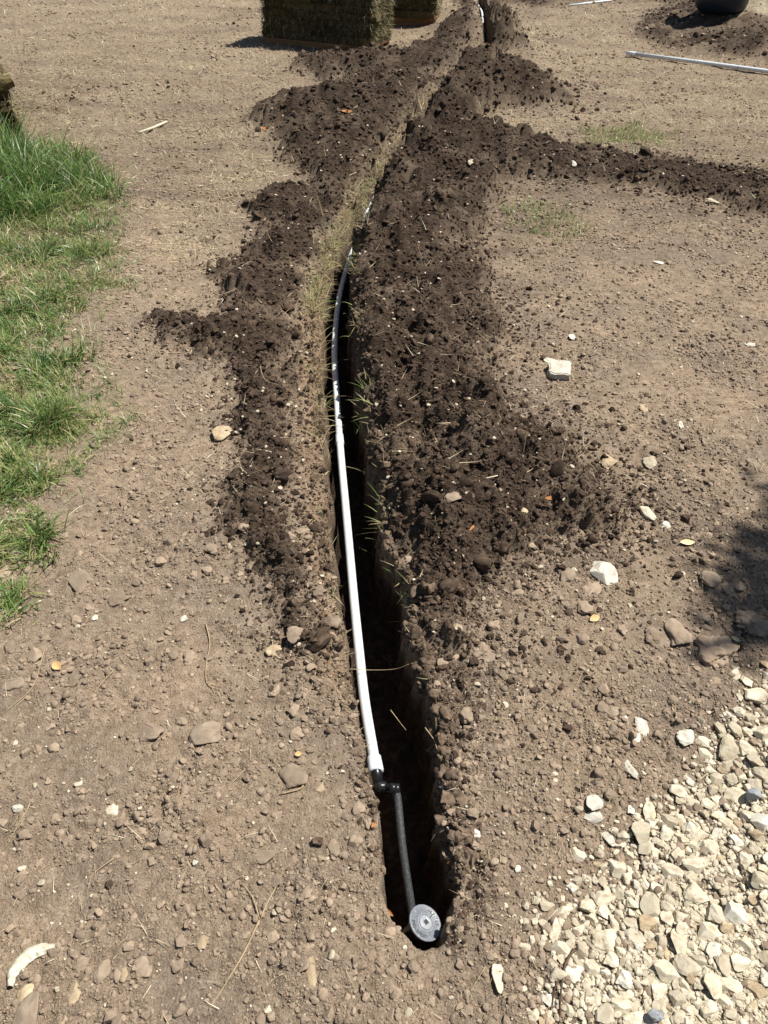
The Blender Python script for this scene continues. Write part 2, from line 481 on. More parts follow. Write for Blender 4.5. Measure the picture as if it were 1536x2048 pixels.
MOIST_P = ground_poly([(806, 1130), (905, 1290), (958, 1350), (960, 1420), (925, 1500), (940, 1600), (955, 1700), (1000, 1760), (985, 1840), (940, 1880), (905, 1905), (890, 1880), (905, 1700), (870, 1500), (835, 1320), (800, 1180)])
def MOIST(x, y):
    return sstep(-0.035, 0.03, poly_sd(x, y, MOIST_P) + 0.03 * fbm(x * 14, y * 14, 65, 2))
def height(x, y, zn=None, spacing=None):
    """ground level at x, y"""
    if zn is None:
        zn = zones(x, y)
    if spacing is None:
        spacing = 0.0025 * np.ones_like(x)
    def keep(cell):
        return np.clip(cell / (spacing * 2.2) - 0.6, 0, 1)
    h = 0.022 * fbm(x * 0.9, y * 0.9, 1, 3) + 0.008 * fbm(x * 6, y * 6, 2, 3)
    # spoil thrown out of the trench
    lump = 1 + 0.7 * fbm(x * 4.2, y * 4.2, 12, 3)
    yk = np.clip((y - 1.2) / 6, 0, 1)
    h = h + (0.055 + 0.05 * yk) * (1 - np.exp(-np.clip(zn['sl'], 0, 9) / 0.10)) * lump
    rise = sstep(1.3, 2.2, y)
    l9, r9 = trench_nominal(y)
    byt = np.exp(-((x - r9) / 0.75) ** 2)
    h = h + (0.045 + byt * (0.03 + 0.06 * rise + 0.02 * yk)) * (1 - np.exp(-np.clip(zn['sr'], 0, 9) / 0.085)) * lump
    h = h + 0.17 * (1 - np.exp(-np.clip(zn['sf'], 0, 9) / 0.6)) * (1 + 0.5 * fbm(x * 1.6, y * 1.6, 13, 3))
    # the rounded heap beside the trench, and the sand heap
    for hx, hy, ra, rb, hh in HEAPS:
        d2 = ((x - hx) / ra) ** 2 + ((y - hy) / rb) ** 2
        h = h + hh * np.exp(-d2 * 1.6) * (1 + 0.3 * fbm(x * 5, y * 5, 15, 2))
    h = h + 0.03 * sstep(0.0, 0.3, zn['gravel'])
    l0, r0 = trench_nominal(y)
    h = h + 0.05 * np.exp(-((x - r0 - 0.06) / 0.06) ** 2) * sstep(2.2, 2.9, y) * sstep(9.0, 6.5, y)
    # clods and crumbs in the surface
    crumb = np.clip(0.55 + 0.9 * fbm(x * 3.3, y * 3.3, 31, 3), 0.1, 1.3)
    dk = zn['dark']; stw = zn['straw']
    soft = (1 - 0.65 * stw)
    h = h + 0.017 * domes(x / 0.045, y / 0.045, 51) * keep(0.045) * (crumb * soft + 1.3 * dk)
    h = h + 0.0115 * domes(x / 0.019, y / 0.019, 52) * keep(0.019) * (crumb * soft + 1.1 * dk)
    h = h + 0.0042 * domes(x / 0.0085, y / 0.0085, 53) * keep(0.0085) * (0.5 + 0.6 * crumb) * soft
    h = h + 0.05 * domes(x / 0.12, y / 0.12, 54) * keep(0.12) * dk * (0.35 + 0.65 * sstep(2.5, 5.0, y))
    lip = np.maximum(MOIST(x, y), 0.7 * zn['subsoil'])
    h = h + lip * (0.02 * domes(x / 0.06, y / 0.06, 66) + 0.012 * fbm(x * 24, y * 24, 67, 3, 0.6))
    h = h + 0.012 * dk * fbm(x * 20, y * 20, 55, 3, 0.6) * keep(0.03)
    h = h + 0.0022 * fbm(x * 130, y * 130, 56, 2) * keep(0.009)
    h = h + stw * (0.02 * fbm(x * 1.6, y * 7, 57, 3) + 0.02 * fbm(x * 7, y * 16, 58, 3) * keep(0.07))
    # tyre tread in the straw
    td = zn.get('tread')
    if td is None:
        td = sstep(-0.1, 0.15, poly_sd(x, y, TREAD))
    h = h + td * 0.022 * 1.9 * np.sin((y + 0.25 * x) * 21 + 1.2 * noise(x * 2, y * 2, 60)) * keep(0.16)
    h = h + sstep(-0.12, 0.2, poly_sd(x, y, TREAD2) + 0.2 * noise(x * 2, y * 2, 59)) * 0.012 * np.sin((y - 0.08 * x) * 44 + 2.2 * noise(x * 2.5, y * 2.5, 68)) * keep(0.11)
    # the trench itself
    l, r = trench_edges(y)
    endt = sstep(Y_END - 0.008, Y_END + 0.05, y + 0.01 * noise(x * 40, x * 0, 63))
    wl = 0.014 + 0.016 * sstep(1.15, 1.6, y)
    wr = 0.034
    a = np.clip((x - l) / wl, 0, 1); b_ = np.clip((r - x) / wr, 0, 1)
    a = a ** 1.3; b_ = b_ ** 1.25
    carve = np.minimum(a, b_) * endt
    carve = np.clip(carve + 0.10 * carve * (1 - carve) * 4 * (fbm(x * 22, y * 22, 61, 2) + 0.9 * fbm(x * 70, y * 45, 64, 3)), 0, 1)
    h = h * (1 - carve) + carve * (-TRENCH_D + 0.02 * fbm(x * 9, y * 9, 62, 3))
    return h
_hp = lambda a, b: gp(a, b)[:2]
HEAPS = [(*_hp(1020, 190), 0.62, 0.42, 0.12), (*_hp(930, 60), 0.42, 1.6, 0.10), (*_hp(1020, 95), 0.35, 1.0, 0.14),
         (*_hp(1522, 52), 0.75, 0.7, 0.42), (*_hp(660, 240), 0.8, 0.7, 0.06)]
TREAD2 = ground_poly([(230, 250), (420, 190), (560, 170), (540, 300), (500, 420), (420, 500), (300, 520), (250, 400)])
TREAD = ground_poly([(20, 80), (200, 70), (310, 85), (230, 150), (130, 240), (-80, 260), (-200, 150)])

GRID = {}
def build_ground():
    # rows: as fine as they show, then coarse to the horizon
    pys = np.linspace(2330, -90, 800)
    ry = np.array([gp(768, p)[1] for p in pys])
    ry = ry[ry > -0.4]
    back = -np.geomspace(0.45, 260, 18)[::-1]
    frontr = ry[-1] + np.geomspace(0.3, 300, 22)
    Y = np.concatenate([back, ry, frontr])
    NL, NWL, NF, NWR, NR, NO = 300, 22, 8, 18, 320, 20
    X = []; SPC = []
    for y in Y:
        d = max(depth_of(0, np.clip(y, 0, 16)), 0.6)
        W = 0.5 * d * 1.5 + 0.25
        l, r = trench_nominal(np.array([y])); l, r = float(l[0]), float(r[0])
        l -= 0.012; r += 0.014
        wl, wr = 0.062, 0.045
        if r - l < wl + wr + 0.01:
            k = (r - l) / (wl + wr + 0.01); wl *= k; wr *= k
        a = np.linspace(-W, l, NL, endpoint=False)
        b = np.linspace(l, l + wl, NWL, endpoint=False)
        c = np.linspace(l + wl, r - wr, NF, endpoint=False)
        e = np.linspace(r - wr, r, NWR, endpoint=False)
        f = np.linspace(r, W, NR)
        out = np.geomspace(0.3, 320, NO)
        X.append(np.concatenate([-W - out[::-1], a, b, c, e, f, W + out]))
        sp = (2 * W) / (NL + NR)
        SPC.append(sp)
    X = np.array(X); YY = np.repeat(Y[:, None], X.shape[1], 1)
    n, mcol = X.shape
    dy = np.gradient(Y)
    SP_ = np.maximum(np.array(SPC), np.abs(dy))[:, None] * np.ones_like(X)
    SP_[:, :NO] = 0.5; SP_[:, -NO:] = 0.5
    x, y = X.ravel(), YY.ravel()
    zn = zones(x, y)
    z = height(x, y, zn, SP_.ravel())
    idx = np.arange(n * mcol).reshape(n, mcol)
    Q = np.stack([idx[:-1, :-1], idx[:-1, 1:], idx[1:, 1:], idx[1:, :-1]], -1).reshape(-1, 4)
    me = quads_mesh('ground', np.stack([x, y, z], 1), Q, True)
    shx, shy = _hp(1522, 52)
    sand = np.exp(-(((x - shx) / 0.8) ** 2 + ((y - shy) / 0.75) ** 2) * 1.3) * (1 + 0.4 * fbm(x * 4, y * 4, 88, 2))
    zn['dark'] = zn['dark'] * (1 - sstep(0.22, 0.4, sand))
    zn['dark'] = np.where(zn['sf'] > -0.3, zn['dark'] * (0.85 + 0.6 * fbm(x * 2.4, y * 2.4, 96, 3)).clip(0.3, 1), zn['dark'])
    l, r = trench_edges(y)
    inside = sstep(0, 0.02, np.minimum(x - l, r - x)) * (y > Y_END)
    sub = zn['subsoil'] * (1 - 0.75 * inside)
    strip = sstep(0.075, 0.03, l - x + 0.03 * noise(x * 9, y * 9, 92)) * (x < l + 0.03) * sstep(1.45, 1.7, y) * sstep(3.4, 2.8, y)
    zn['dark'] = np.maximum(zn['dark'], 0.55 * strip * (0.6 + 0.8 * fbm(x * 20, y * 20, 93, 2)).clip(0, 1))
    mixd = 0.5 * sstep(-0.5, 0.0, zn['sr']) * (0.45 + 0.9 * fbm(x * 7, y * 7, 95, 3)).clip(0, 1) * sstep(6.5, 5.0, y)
    fattr(me, 'dark', np.clip(np.maximum(np.maximum(np.maximum(zn['dark'], mixd), 0.42 * MOIST(x, y)), inside * sstep(-0.03, -0.12, z) * 1.0), 0, 1))  # last term paints the trench's deep shade into the soil colour
    fattr(me, 'straw', zn['straw'])
    fattr(me, 'pale', np.maximum(zn['pale'], sstep(0.25, 0.5, sand)))
    fattr(me, 'subsoil', sub)
    fattr(me, 'thatch', sstep(-0.02, 0.2, zn['green'] + 0.08 * fbm(x * 6, y * 6, 97, 3)) * (0.75 + 0.5 * fbm(x * 4, y * 4, 98, 2)).clip(0.2, 0.95))
    fattr(me, 'tone', zn['dark'] * 0)
    fattr(me, 'rough_turf', sstep(2.8, 5.5, y) * (1 - 0.4 * zn['dark']))
    GRID['Y'] = Y; GRID['X'] = X
    GRID['z'] = z.reshape(n, mcol)
    for k in zn:
        GRID[k] = np.asarray(zn[k]).reshape(n, mcol)
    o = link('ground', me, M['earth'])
    tag(o, 'bare brown earth cut by the narrow trench', None, kind='structure')
    return o
ground = build_ground()

def look(keys, x, y):
    """read fields off the ground sheet"""
    x = np.atleast_1d(np.asarray(x, float)); y = np.atleast_1d(np.asarray(y, float))
    Y, X = GRID['Y'], GRID['X']
    i = np.clip(np.searchsorted(Y, y) - 1, 0, len(Y) - 2)
    t = np.clip((y - Y[i]) / (Y[i + 1] - Y[i]), 0, 1)
    out = {k: np.zeros(len(x)) for k in keys}
    order = np.argsort(i, kind='stable')
    si = i[order]
    cuts = np.flatnonzero(np.diff(si)) + 1
    for g in np.split(order, cuts):
        r = i[g[0]]
        for k in keys:
            a = np.interp(x[g], X[r], GRID[k][r]); b = np.interp(x[g], X[r + 1], GRID[k][r + 1])
            out[k][g] = a * (1 - t[g]) + b * t[g]
    return out
def hz(x, y):
    return look(['z'], x, y)['z']
ZK = ['dark', 'straw', 'gravel', 'pale', 'green', 'sr', 'sl', 'subsoil']
def zlook(x, y):
    return look(ZK, x, y)
def on_ground(px, py):
    """the place on the real surface under a picture point (a few steps down the ray)"""
    z = 0.0
    for _ in range(4):
        p = gp(px, py, z)
        z = float(hz(p[0], p[1])[0])
    return np.array([p[0], p[1], z])

# ------------------------------------------------------------------ loose soil, pebbles (stuff)
def rock_mesh(name, seed, sub=2, cuts=0, rough=0.18, flat=1.0, smooth=False):
    bm = bmesh.new()
    bmesh.ops.create_icosphere(bm, subdivisions=sub, radius=0.5)
    r = random.Random(seed)
    off = Vector((r.uniform(-9, 9), r.uniform(-9, 9), r.uniform(-9, 9)))
    from mathutils import noise as mn
    for v in bm.verts:
        d = mn.fractal(v.co * 2.4 + off, 0.75, 2.1, 5) * rough
        d2 = mn.noise(v.co * 1.3 + off) * rough * 0.9
        v.co = v.co * (1 + d + d2)
    for _ in range(cuts):
        nrm = Vector((r.gauss(0, 1), r.gauss(0, 1), r.gauss(0, 0.8))).normalized()
        k = r.uniform(0.24, 0.42)
        for v in bm.verts:
            q = v.co.dot(nrm) - k
            if q > 0:
                v.co -= nrm * q * 0.97
    xs = [v.co.x for v in bm.verts]; ys = [v.co.y for v in bm.verts]; zs = [v.co.z for v in bm.verts]
    c = Vector(((max(xs) + min(xs)) / 2, (max(ys) + min(ys)) / 2, (max(zs) + min(zs)) / 2))
    s = Vector((max(xs) - min(xs), max(ys) - min(ys), max(zs) - min(zs)))
    for v in bm.verts:
        v.co = Vector(((v.co.x - c.x) / s.x, (v.co.y - c.y) / s.y, (v.co.z - c.z) / s.z))
    if smooth:
        for f in bm.faces: f.smooth = True
    me = bpy.data.meshes.new(name)
    bm.to_mesh(me); bm.free()
    return me
def proto_collection(name, meshes, m):
    c = bpy.data.collections.new(name)
    for i, me in enumerate(meshes):
        if not me.materials: me.materials.append(m)
        o = bpy.data.objects.new(name, me)
        c.objects.link(o)
    return c
def scatter(name, P, S, R, coll, label, cat):
    """one object of loose pieces, instanced on points"""
    n = len(P)
    me = bpy.data.meshes.new(name)
    me.vertices.add(n); me.vertices.foreach_set('co', np.asarray(P, np.float32).ravel())
    for nm, arr in (('scl', S), ('rot', R)):
        a = me.attributes.new(nm, 'FLOAT_VECTOR', 'POINT')
        a.data.foreach_set('vector', np.asarray(arr, np.float32).ravel())
    a = me.attributes.new('pick', 'INT', 'POINT')
    a.data.foreach_set('value', rng.integers(0, len(coll.objects), n).astype(np.int32))
    o = link(name, me)
    g = bpy.data.node_groups.new(name, 'GeometryNodeTree')
    g.interface.new_socket('Geometry', in_out='INPUT', socket_type='NodeSocketGeometry')
    g.interface.new_socket('Geometry', in_out='OUTPUT', socket_type='NodeSocketGeometry')
    gi = g.nodes.new('NodeGroupInput'); go = g.nodes.new('NodeGroupOutput')
    ci = g.nodes.new('GeometryNodeCollectionInfo')
    ci.inputs['Collection'].default_value = coll
    ci.inputs['Separate Children'].default_value = True
    ci.inputs['Reset Children'].default_value = True
    ip = g.nodes.new('GeometryNodeInstanceOnPoints')
    def attr(nm, t):
        q = g.nodes.new('GeometryNodeInputNamedAttribute'); q.data_type = t
        q.inputs['Name'].default_value = nm
        return q.outputs['Attribute']
    er = g.nodes.new('FunctionNodeEulerToRotation')
    g.links.new(attr('rot', 'FLOAT_VECTOR'), er.inputs[0])
    g.links.new(gi.outputs[0], ip.inputs['Points'])
    g.links.new(ci.outputs[0], ip.inputs['Instance'])
    ip.inputs['Pick Instance'].default_value = True
    g.links.new(attr('pick', 'INT'), ip.inputs['Instance Index'])
    g.links.new(er.outputs[0], ip.inputs['Rotation'])
    g.links.new(attr('scl', 'FLOAT_VECTOR'), ip.inputs['Scale'])
    g.links.new(ip.outputs[0], go.inputs[0])
    md = o.modifiers.new('scatter', 'NODES'); md.node_group = g
    tag(o, label, cat, kind='stuff')
    return o

def sample(n, x0=-340, x1=1876, y0=-60, y1=2200):
    px = rng.uniform(x0, x1, n); py = rng.uniform(y0, y1, n)
    x, y = gpa(px, py)
    return x, y
def in_trench(x, y, pad=0.0):
    l, r = trench_edges(y)
    return (x > l - pad) & (x < r + pad) & (y > Y_END - pad)
def rand_rot(n, tilt=math.pi):
    R = np.empty((n, 3)); R[:, :2] = rng.uniform(-tilt, tilt, (n, 2)); R[:, 2] = rng.uniform(-math.pi, math.pi, n)
    return R

clods = proto_collection('clod_shapes', [rock_mesh('clod_shape', 100 + i, 3 if i < 4 else 2, 3, 0.36, smooth=(i % 2 == 0)) for i in range(9)], M['dry'])
dclods = proto_collection('dark_clod_shapes', [rock_mesh('dark_clod_shape', 200 + i, 3 if i < 4 else 2, 1, 0.5, smooth=(i % 2 == 0)) for i in range(9)], M['dark'])
M['moist'] = soil_material('moist_soil', (0.07, 0.049, 0.034), (0.135, 0.098, 0.068), (0.24, 0.18, 0.128), 0.4)
mclods = proto_collection('moist_clod_shapes', [rock_mesh('moist_clod_shape', 250 + i, 3, 1, 0.46, smooth=(i % 2 == 0)) for i in range(8)], M['moist'])
pebs = proto_collection('pebble_shapes', [rock_mesh('pebble_shape', 300 + i, 2, 3, 0.2, smooth=(i % 3 == 0)) for i in range(6)], M['lime'])

def loose_soil():
    N = 340000
    x, y = sample(N)
    zn = zlook(x, y)
    dep = depth_of(x, y)
    pxs = dep / 773.0                       # metres to a pixel of the small picture
    u = rng.random(N)
    spx = 1.25 * np.power(1 - u * 0.9992, -1 / 2.25)
    s = spx * pxs
    crumb = np.clip(0.6 + 1.0 * fbm(x * 3.3, y * 3.3, 31, 3) + 0.6 * fbm(x * 15, y * 15, 33, 2) + 0.5 * sstep(0.1, 0.3, x) * sstep(2.1, 1.7, y), 0.15, 1.5)
    farl = sstep(3.5, 6, y) * sstep(0.0, 0.35, fbm(x * 0.9, y * 0.9, 34, 3))
    smax = (0.016 + 0.014 * rng.random(N)) * (1 + 0.7 * sstep(3, 7, y) * (zn['dark'] > .5) + 0.8 * farl)
    s = np.where(s > smax, smax * rng.uniform(0.3, 1, N), s)
    s = np.maximum(s, 0.003)
    dk = zn['dark']
    near_d = np.maximum(zn['sr'], zn['sl'])
    isdark = rng.random(N) < np.clip(dk * 0.82 + 0.35 * sstep(-0.22, 0.0, near_d) ** 2 + 0.22 * sstep(-0.55, 0.0, zn['sr']) + 0.01 * (zn['sr'] > -0.58) + 0.3 * MOIST(x, y), 0, 1)
    dens = np.where(isdark, 0.75, 0.66 * crumb * (1 + 0.6 * sstep(1.7, 2.8, y)) * (1 - 0.7 * zn['straw'] * (1 - 0.8 * farl)) * (1 - 0.6 * zn['pale']))
    tr = in_trench(x, y, -0.003)
    keep = (rng.random(N) < dens) & ~tr
    for flag, nm, coll, lab in ((False, 'dry_soil_crumbs', clods, 'dry brown soil crumbs strewn over the bare ground'),
                                (True, 'dark_soil_crumbs', dclods, 'dark moist soil crumbs on the spoil along the trench')):
        k = keep & (isdark == flag)
        xs, ys, ss = x[k], y[k], s[k] * (1.25 if flag else 1.0)
        z = hz(xs, ys)
        n = len(xs)
        S = np.stack([ss * rng.uniform(.8, 1.3, n), ss * rng.uniform(.7, 1.1, n), ss * rng.uniform(.5, .95, n)], 1)
        P = np.stack([xs, ys, z + ss * rng.uniform(-0.12, 0.22, n)], 1)
        scatter(nm, P, S, rand_rot(n, 0.6), coll, lab, 'soil')
    # clods along the lips of the trench, and larger broken ones in the spoil
    n = 2600
    py = rng.uniform(150, 1750, n); yy = gpa(np.full(n, 700.0), py)[1]
    l, r = trench_edges(yy)
    right = rng.random(n) < 0.72
    xx = np.where(right, r + np.abs(rng.normal(0, 0.028, n)) - 0.012, l - np.abs(rng.normal(0, 0.025, n)) + 0.004)
    ss = np.clip(0.007 * np.power(1 - rng.random(n) * .985, -1 / 2.0), 0.007, 0.034) * np.where(right, 1.0, 0.6)
    z = hz(xx, yy)
    z = np.maximum(z, -0.05 - 0.04 * rng.random(n))
    S = np.stack([ss * rng.uniform(.8, 1.3, n), ss * rng.uniform(.8, 1.2, n), ss * rng.uniform(.6, 1, n)], 1)
    scatter('trench_lip_crumbs', np.stack([xx, yy, z + ss * 0.1], 1), S, rand_rot(n, 1.0), mclods, 'brown crumbs and lumps crumbling off the trench lips', 'soil')
    n = 5200
    x, y = sample(n, -340, 1876, 0, 1330)
    zn = zlook(x, y)
    k = (zn['dark'] > rng.uniform(0.3, 0.9, n)) & ~in_trench(x, y, 0.0)
    x, y = x[k], y[k]; n = len(x)
    ss = np.clip(0.016 * np.power(1 - rng.random(n) * .98, -1 / 2.3), 0.016, 0.06)
    S = np.stack([ss * rng.uniform(.8, 1.4, n), ss * rng.uniform(.7, 1.1, n), ss * rng.uniform(.5, .85, n)], 1)
    scatter('spoil_lumps', np.stack([x, y, hz(x, y) + ss * rng.uniform(-.1, .2, n)], 1), S, rand_rot(n, 0.8), dclods, 'larger broken lumps of dark soil in the spoil', 'soil')
    # pale chips scattered in the soil
    N = 9000
    x, y = sample(N)
    zn = zlook(x, y); dep = depth_of(x, y)
    s = np.clip(1.6 * dep / 773 * np.power(1 - rng.random(N) * 0.99, -1 / 2.4), 0.003, 0.014)
    k = (~in_trench(x, y, 0.0)) & (rng.random(N) < np.where(zn['dark'] > 0.5, 0.5, 0.22) * (1 - 0.7 * zn['straw'])) & (zn['gravel'] < 0.05)
    x, y, s = x[k], y[k], s[k]; n = len(x)
    P = np.stack([x, y, hz(x, y) + s * 0.25], 1)
    S = np.stack([s * rng.uniform(.8, 1.5, n), s, s * rng.uniform(.4, .8, n)], 1)
    scatter('pale_stone_chips', P, S, rand_rot(n, 0.5), pebs, 'tiny pale stone chips scattered through the soil', 'stone chips')
loose_soil()

# ------------------------------------------------------------------ grass, straw, roots (stuff)
def blades(name, base, length, az, lean, width, curl, shade, m, label, cat, seg=4, droop=None, parent=None):
    """curved tapering blades; all arguments are arrays"""
    n = len(base)
    d = np.stack([np.cos(az), np.sin(az), np.zeros(n)], 1)
    side = np.stack([-np.sin(az), np.cos(az), np.zeros(n)], 1)
    tw = rng.uniform(-0.9, 0.9, n)
    side = side * np.cos(tw)[:, None] + np.stack([0 * tw, 0 * tw, np.sin(tw)], 1)
    rows = []
    p = base.copy()
    ang = lean.copy()
    step = length / seg
    for i in range(seg + 1):
        w = width * (1 - (i / seg) ** 1.8) * 0.5 + width * 0.03
        rows.append(p - side * w[:, None]); rows.append(p + side * w[:, None])
        p = p + (d * np.sin(ang)[:, None] + np.array([0, 0, 1.0]) * np.cos(ang)[:, None]) * step[:, None]
        ang = ang + curl / seg
    V = np.stack(rows, 1)                                   # n, 2(seg+1), 3
    k = 2 * (seg + 1)
    q = np.array([[2 * i, 2 * i + 1, 2 * i + 3, 2 * i + 2] for i in range(seg)])
    Q = (np.arange(n)[:, None, None] * k + q[None]).reshape(-1, 4)
    me = quads_mesh(name, V.reshape(-1, 3), Q, True)
    fattr(me, 'shade', np.repeat(shade, k))
    o = link(name, me, m, parent)
    tag(o, label, cat, kind='stuff')
    return o

def green_grass():
    N = 170000
    x, y = sample(N, -330, 330, 230, 1400)
    sd = poly_sd(x, y, GREEN) + 0.05 + 0.14 * fbm(x * 5, y * 5, 71, 3)
    tall = sstep(-0.1, 0.2, poly_sd(x, y, GREEN_TALL) + 0.22 * fbm(x * 4, y * 4, 72, 3))
    nearf = sstep(2.3, 1.7, y)
    patch = sstep(-0.25, 0.35, fbm(x * 3.2, y * 3.2, 73, 3))
    dens = sstep(-0.05, 0.18, sd) * (0.75 + 0.5 * patch) * (1 - 0.3 * nearf) + 0.3 * tall
    k = rng.random(N) < dens * 0.62
    x, y, tall, patch = x[k], y[k], tall[k], patch[k]; n = len(x)
    L = (0.03 + 0.055 * rng.random(n)) * (0.7 + 0.5 * patch) + tall * (0.05 + 0.15 * rng.random(n))
    cl = fbm(x * 7, y * 7, 74, 3)
    L = L * np.clip(1.08 + 1.1 * cl, 0.35, 2.1)
    base = np.stack([x, y, hz(x, y) - 0.004], 1)
    az = rng.uniform(0, 6.283, n) + 0.0
    az = np.where(rng.random(n) < 0.55, 6.0 * noise(x * 5, y * 5, 75) + rng.normal(0, .6, n), az)
    lean = rng.uniform(0.15, 1.1, n) * (1 - 0.35 * tall)
    curl = rng.uniform(0.2, 1.5, n)
    wd = (0.0026 + 0.0042 * rng.random(n) ** 2) * (1 + 0.9 * tall * rng.random(n))
    sh = np.clip(rng.normal(0.42, 0.19, n) - 0.10 * tall + 0.14 * (1 - patch) + 0.25 * fbm(x * 3, y * 3, 77, 2), 0, 1)
    dead = rng.random(n) < (0.25 - 0.16 * tall)
    sh[dead] = rng.uniform(0.78, 1, dead.sum())
    blades('green_grass', base, L, az, lean, wd, curl, sh, M['green'], 'ragged green grass patch along the left edge of the bare ground', 'grass', 4)
    # sprigs that stray over the bare soil beside it
    N = 260
    x, y = sample(N, 60, 330, 560, 1000)
    cx, cy = x, y
    bx = []; 
    m_ = 9
    x = np.repeat(cx, m_) + rng.normal(0, 0.012, N * m_); y = np.repeat(cy, m_) + rng.normal(0, 0.012, N * m_)
    keep = (poly_sd(x, y, GREEN) > -0.16) & (poly_sd(x, y, DARK_L) < -0.05)
    x, y = x[keep], y[keep]; n = len(x)
    base = np.stack([x, y, hz(x, y) - 0.003], 1)
    sh = np.clip(rng.normal(0.55, 0.2, n), 0, 1)
    blades('stray_grass', base, rng.uniform(0.03, 0.09, n), rng.uniform(0, 6.28, n), rng.uniform(0.5, 1.35, n), rng.uniform(.0015, .003, n),
           rng.uniform(0.1, 0.7, n), sh, M['green'], 'thin sprigs of grass straying onto the soil beside the green patch', 'grass', 3)
    for poly, nm, lab, cnt, L0 in ((PATCH_R, 'short_green_grass', 'small strip of short green grass in the dry mown turf', 2600, 0.05),
                                   (PATCH_M, 'sparse_grass', 'sparse faded grass below the dark band of soil', 1500, 0.05)):
        P = np.array(poly); lo, hi = P.min(0) - 0.2, P.max(0) + 0.2
        x = rng.uniform(lo[0], hi[0], cnt * 3); y = rng.uniform(lo[1], hi[1], cnt * 3)
        sd = poly_sd(x, y, poly) + 0.15 * fbm(x * 6, y * 6, 76, 2)
        k = rng.random(len(x)) < sstep(-0.12, 0.15, sd) * 0.6
        x, y = x[k], y[k]; n = len(x)
        sh = np.clip(rng.normal(0.66, 0.2, n), 0, 1)
        base = np.stack([x, y, hz(x, y) - 0.004], 1)
        blades(nm, base, rng.uniform(.4, 1.2, n) * L0, rng.uniform(0, 6.28, n), rng.uniform(0.1, 0.9, n), rng.uniform(.003, .006, n),
               rng.uniform(0.1, 0.9, n), sh, M['green'], lab, 'grass', 3)
green_grass()

def straw():
    N = 150000
    x, y = sample(N, -340, 1876, -50, 1000)
    zn = zlook(x, y)
    dens = np.clip(zn['straw'], 0, 1) * (1 - 0.93 * zn['dark']) * (0.35 + 0.6 * sstep(-0.3, 0.5, fbm(x * 1.6, y * 4, 81, 3)))
    dens += 0.02 * (1 - zn['straw'])
    k = (rng.random(N) < dens) & ~in_trench(x, y, 0.01)
    x, y = x[k], y[k]; n = len(x)
    dep = depth_of(x, y)
    base = np.stack([x, y, hz(x, y) + 0.003], 1)
    L = rng.uniform(0.02, 0.075, n)
    wd = np.maximum(0.0018 * rng.uniform(.7, 1.6, n), 0.0006 * dep)
    lean = rng.uniform(1.0, 1.62, n)
    up = rng.random(n) < 0.36
    lean[up] = rng.uniform(0.2, 1.0, up.sum())
    blades('dry_straw', base, L, rng.normal(0, 0.9, n) + math.pi * (rng.random(n) < .5), lean, wd, rng.uniform(-0.25, 0.25, n),
           np.clip(rng.normal(0.5, 0.25, n), 0, 1), M['straw'], 'dry mown straw littering the far ground', 'straw', 2)
    # thin bits of straw and root lying about on the soil nearby
    N = 2300
    x, y = sample(N, -340, 1876, 200, 2150)
    k = ~in_trench(x, y, 0.02); x, y = x[k], y[k]; n = len(x)
    base = np.stack([x, y, hz(x, y) + 0.006], 1)
    blades('straw_bits', base, 0.008 + 0.05 * rng.random(n) ** 2, rng.uniform(0, 6.28, n), rng.uniform(1.35, 1.6, n), rng.uniform(.0006, .0014, n),
           rng.uniform(-.3, .3, n), np.clip(rng.normal(0.5, 0.28, n), 0, 1), M['straw'], 'thin bits of straw and root lying on the soil', 'straw', 4)
straw()

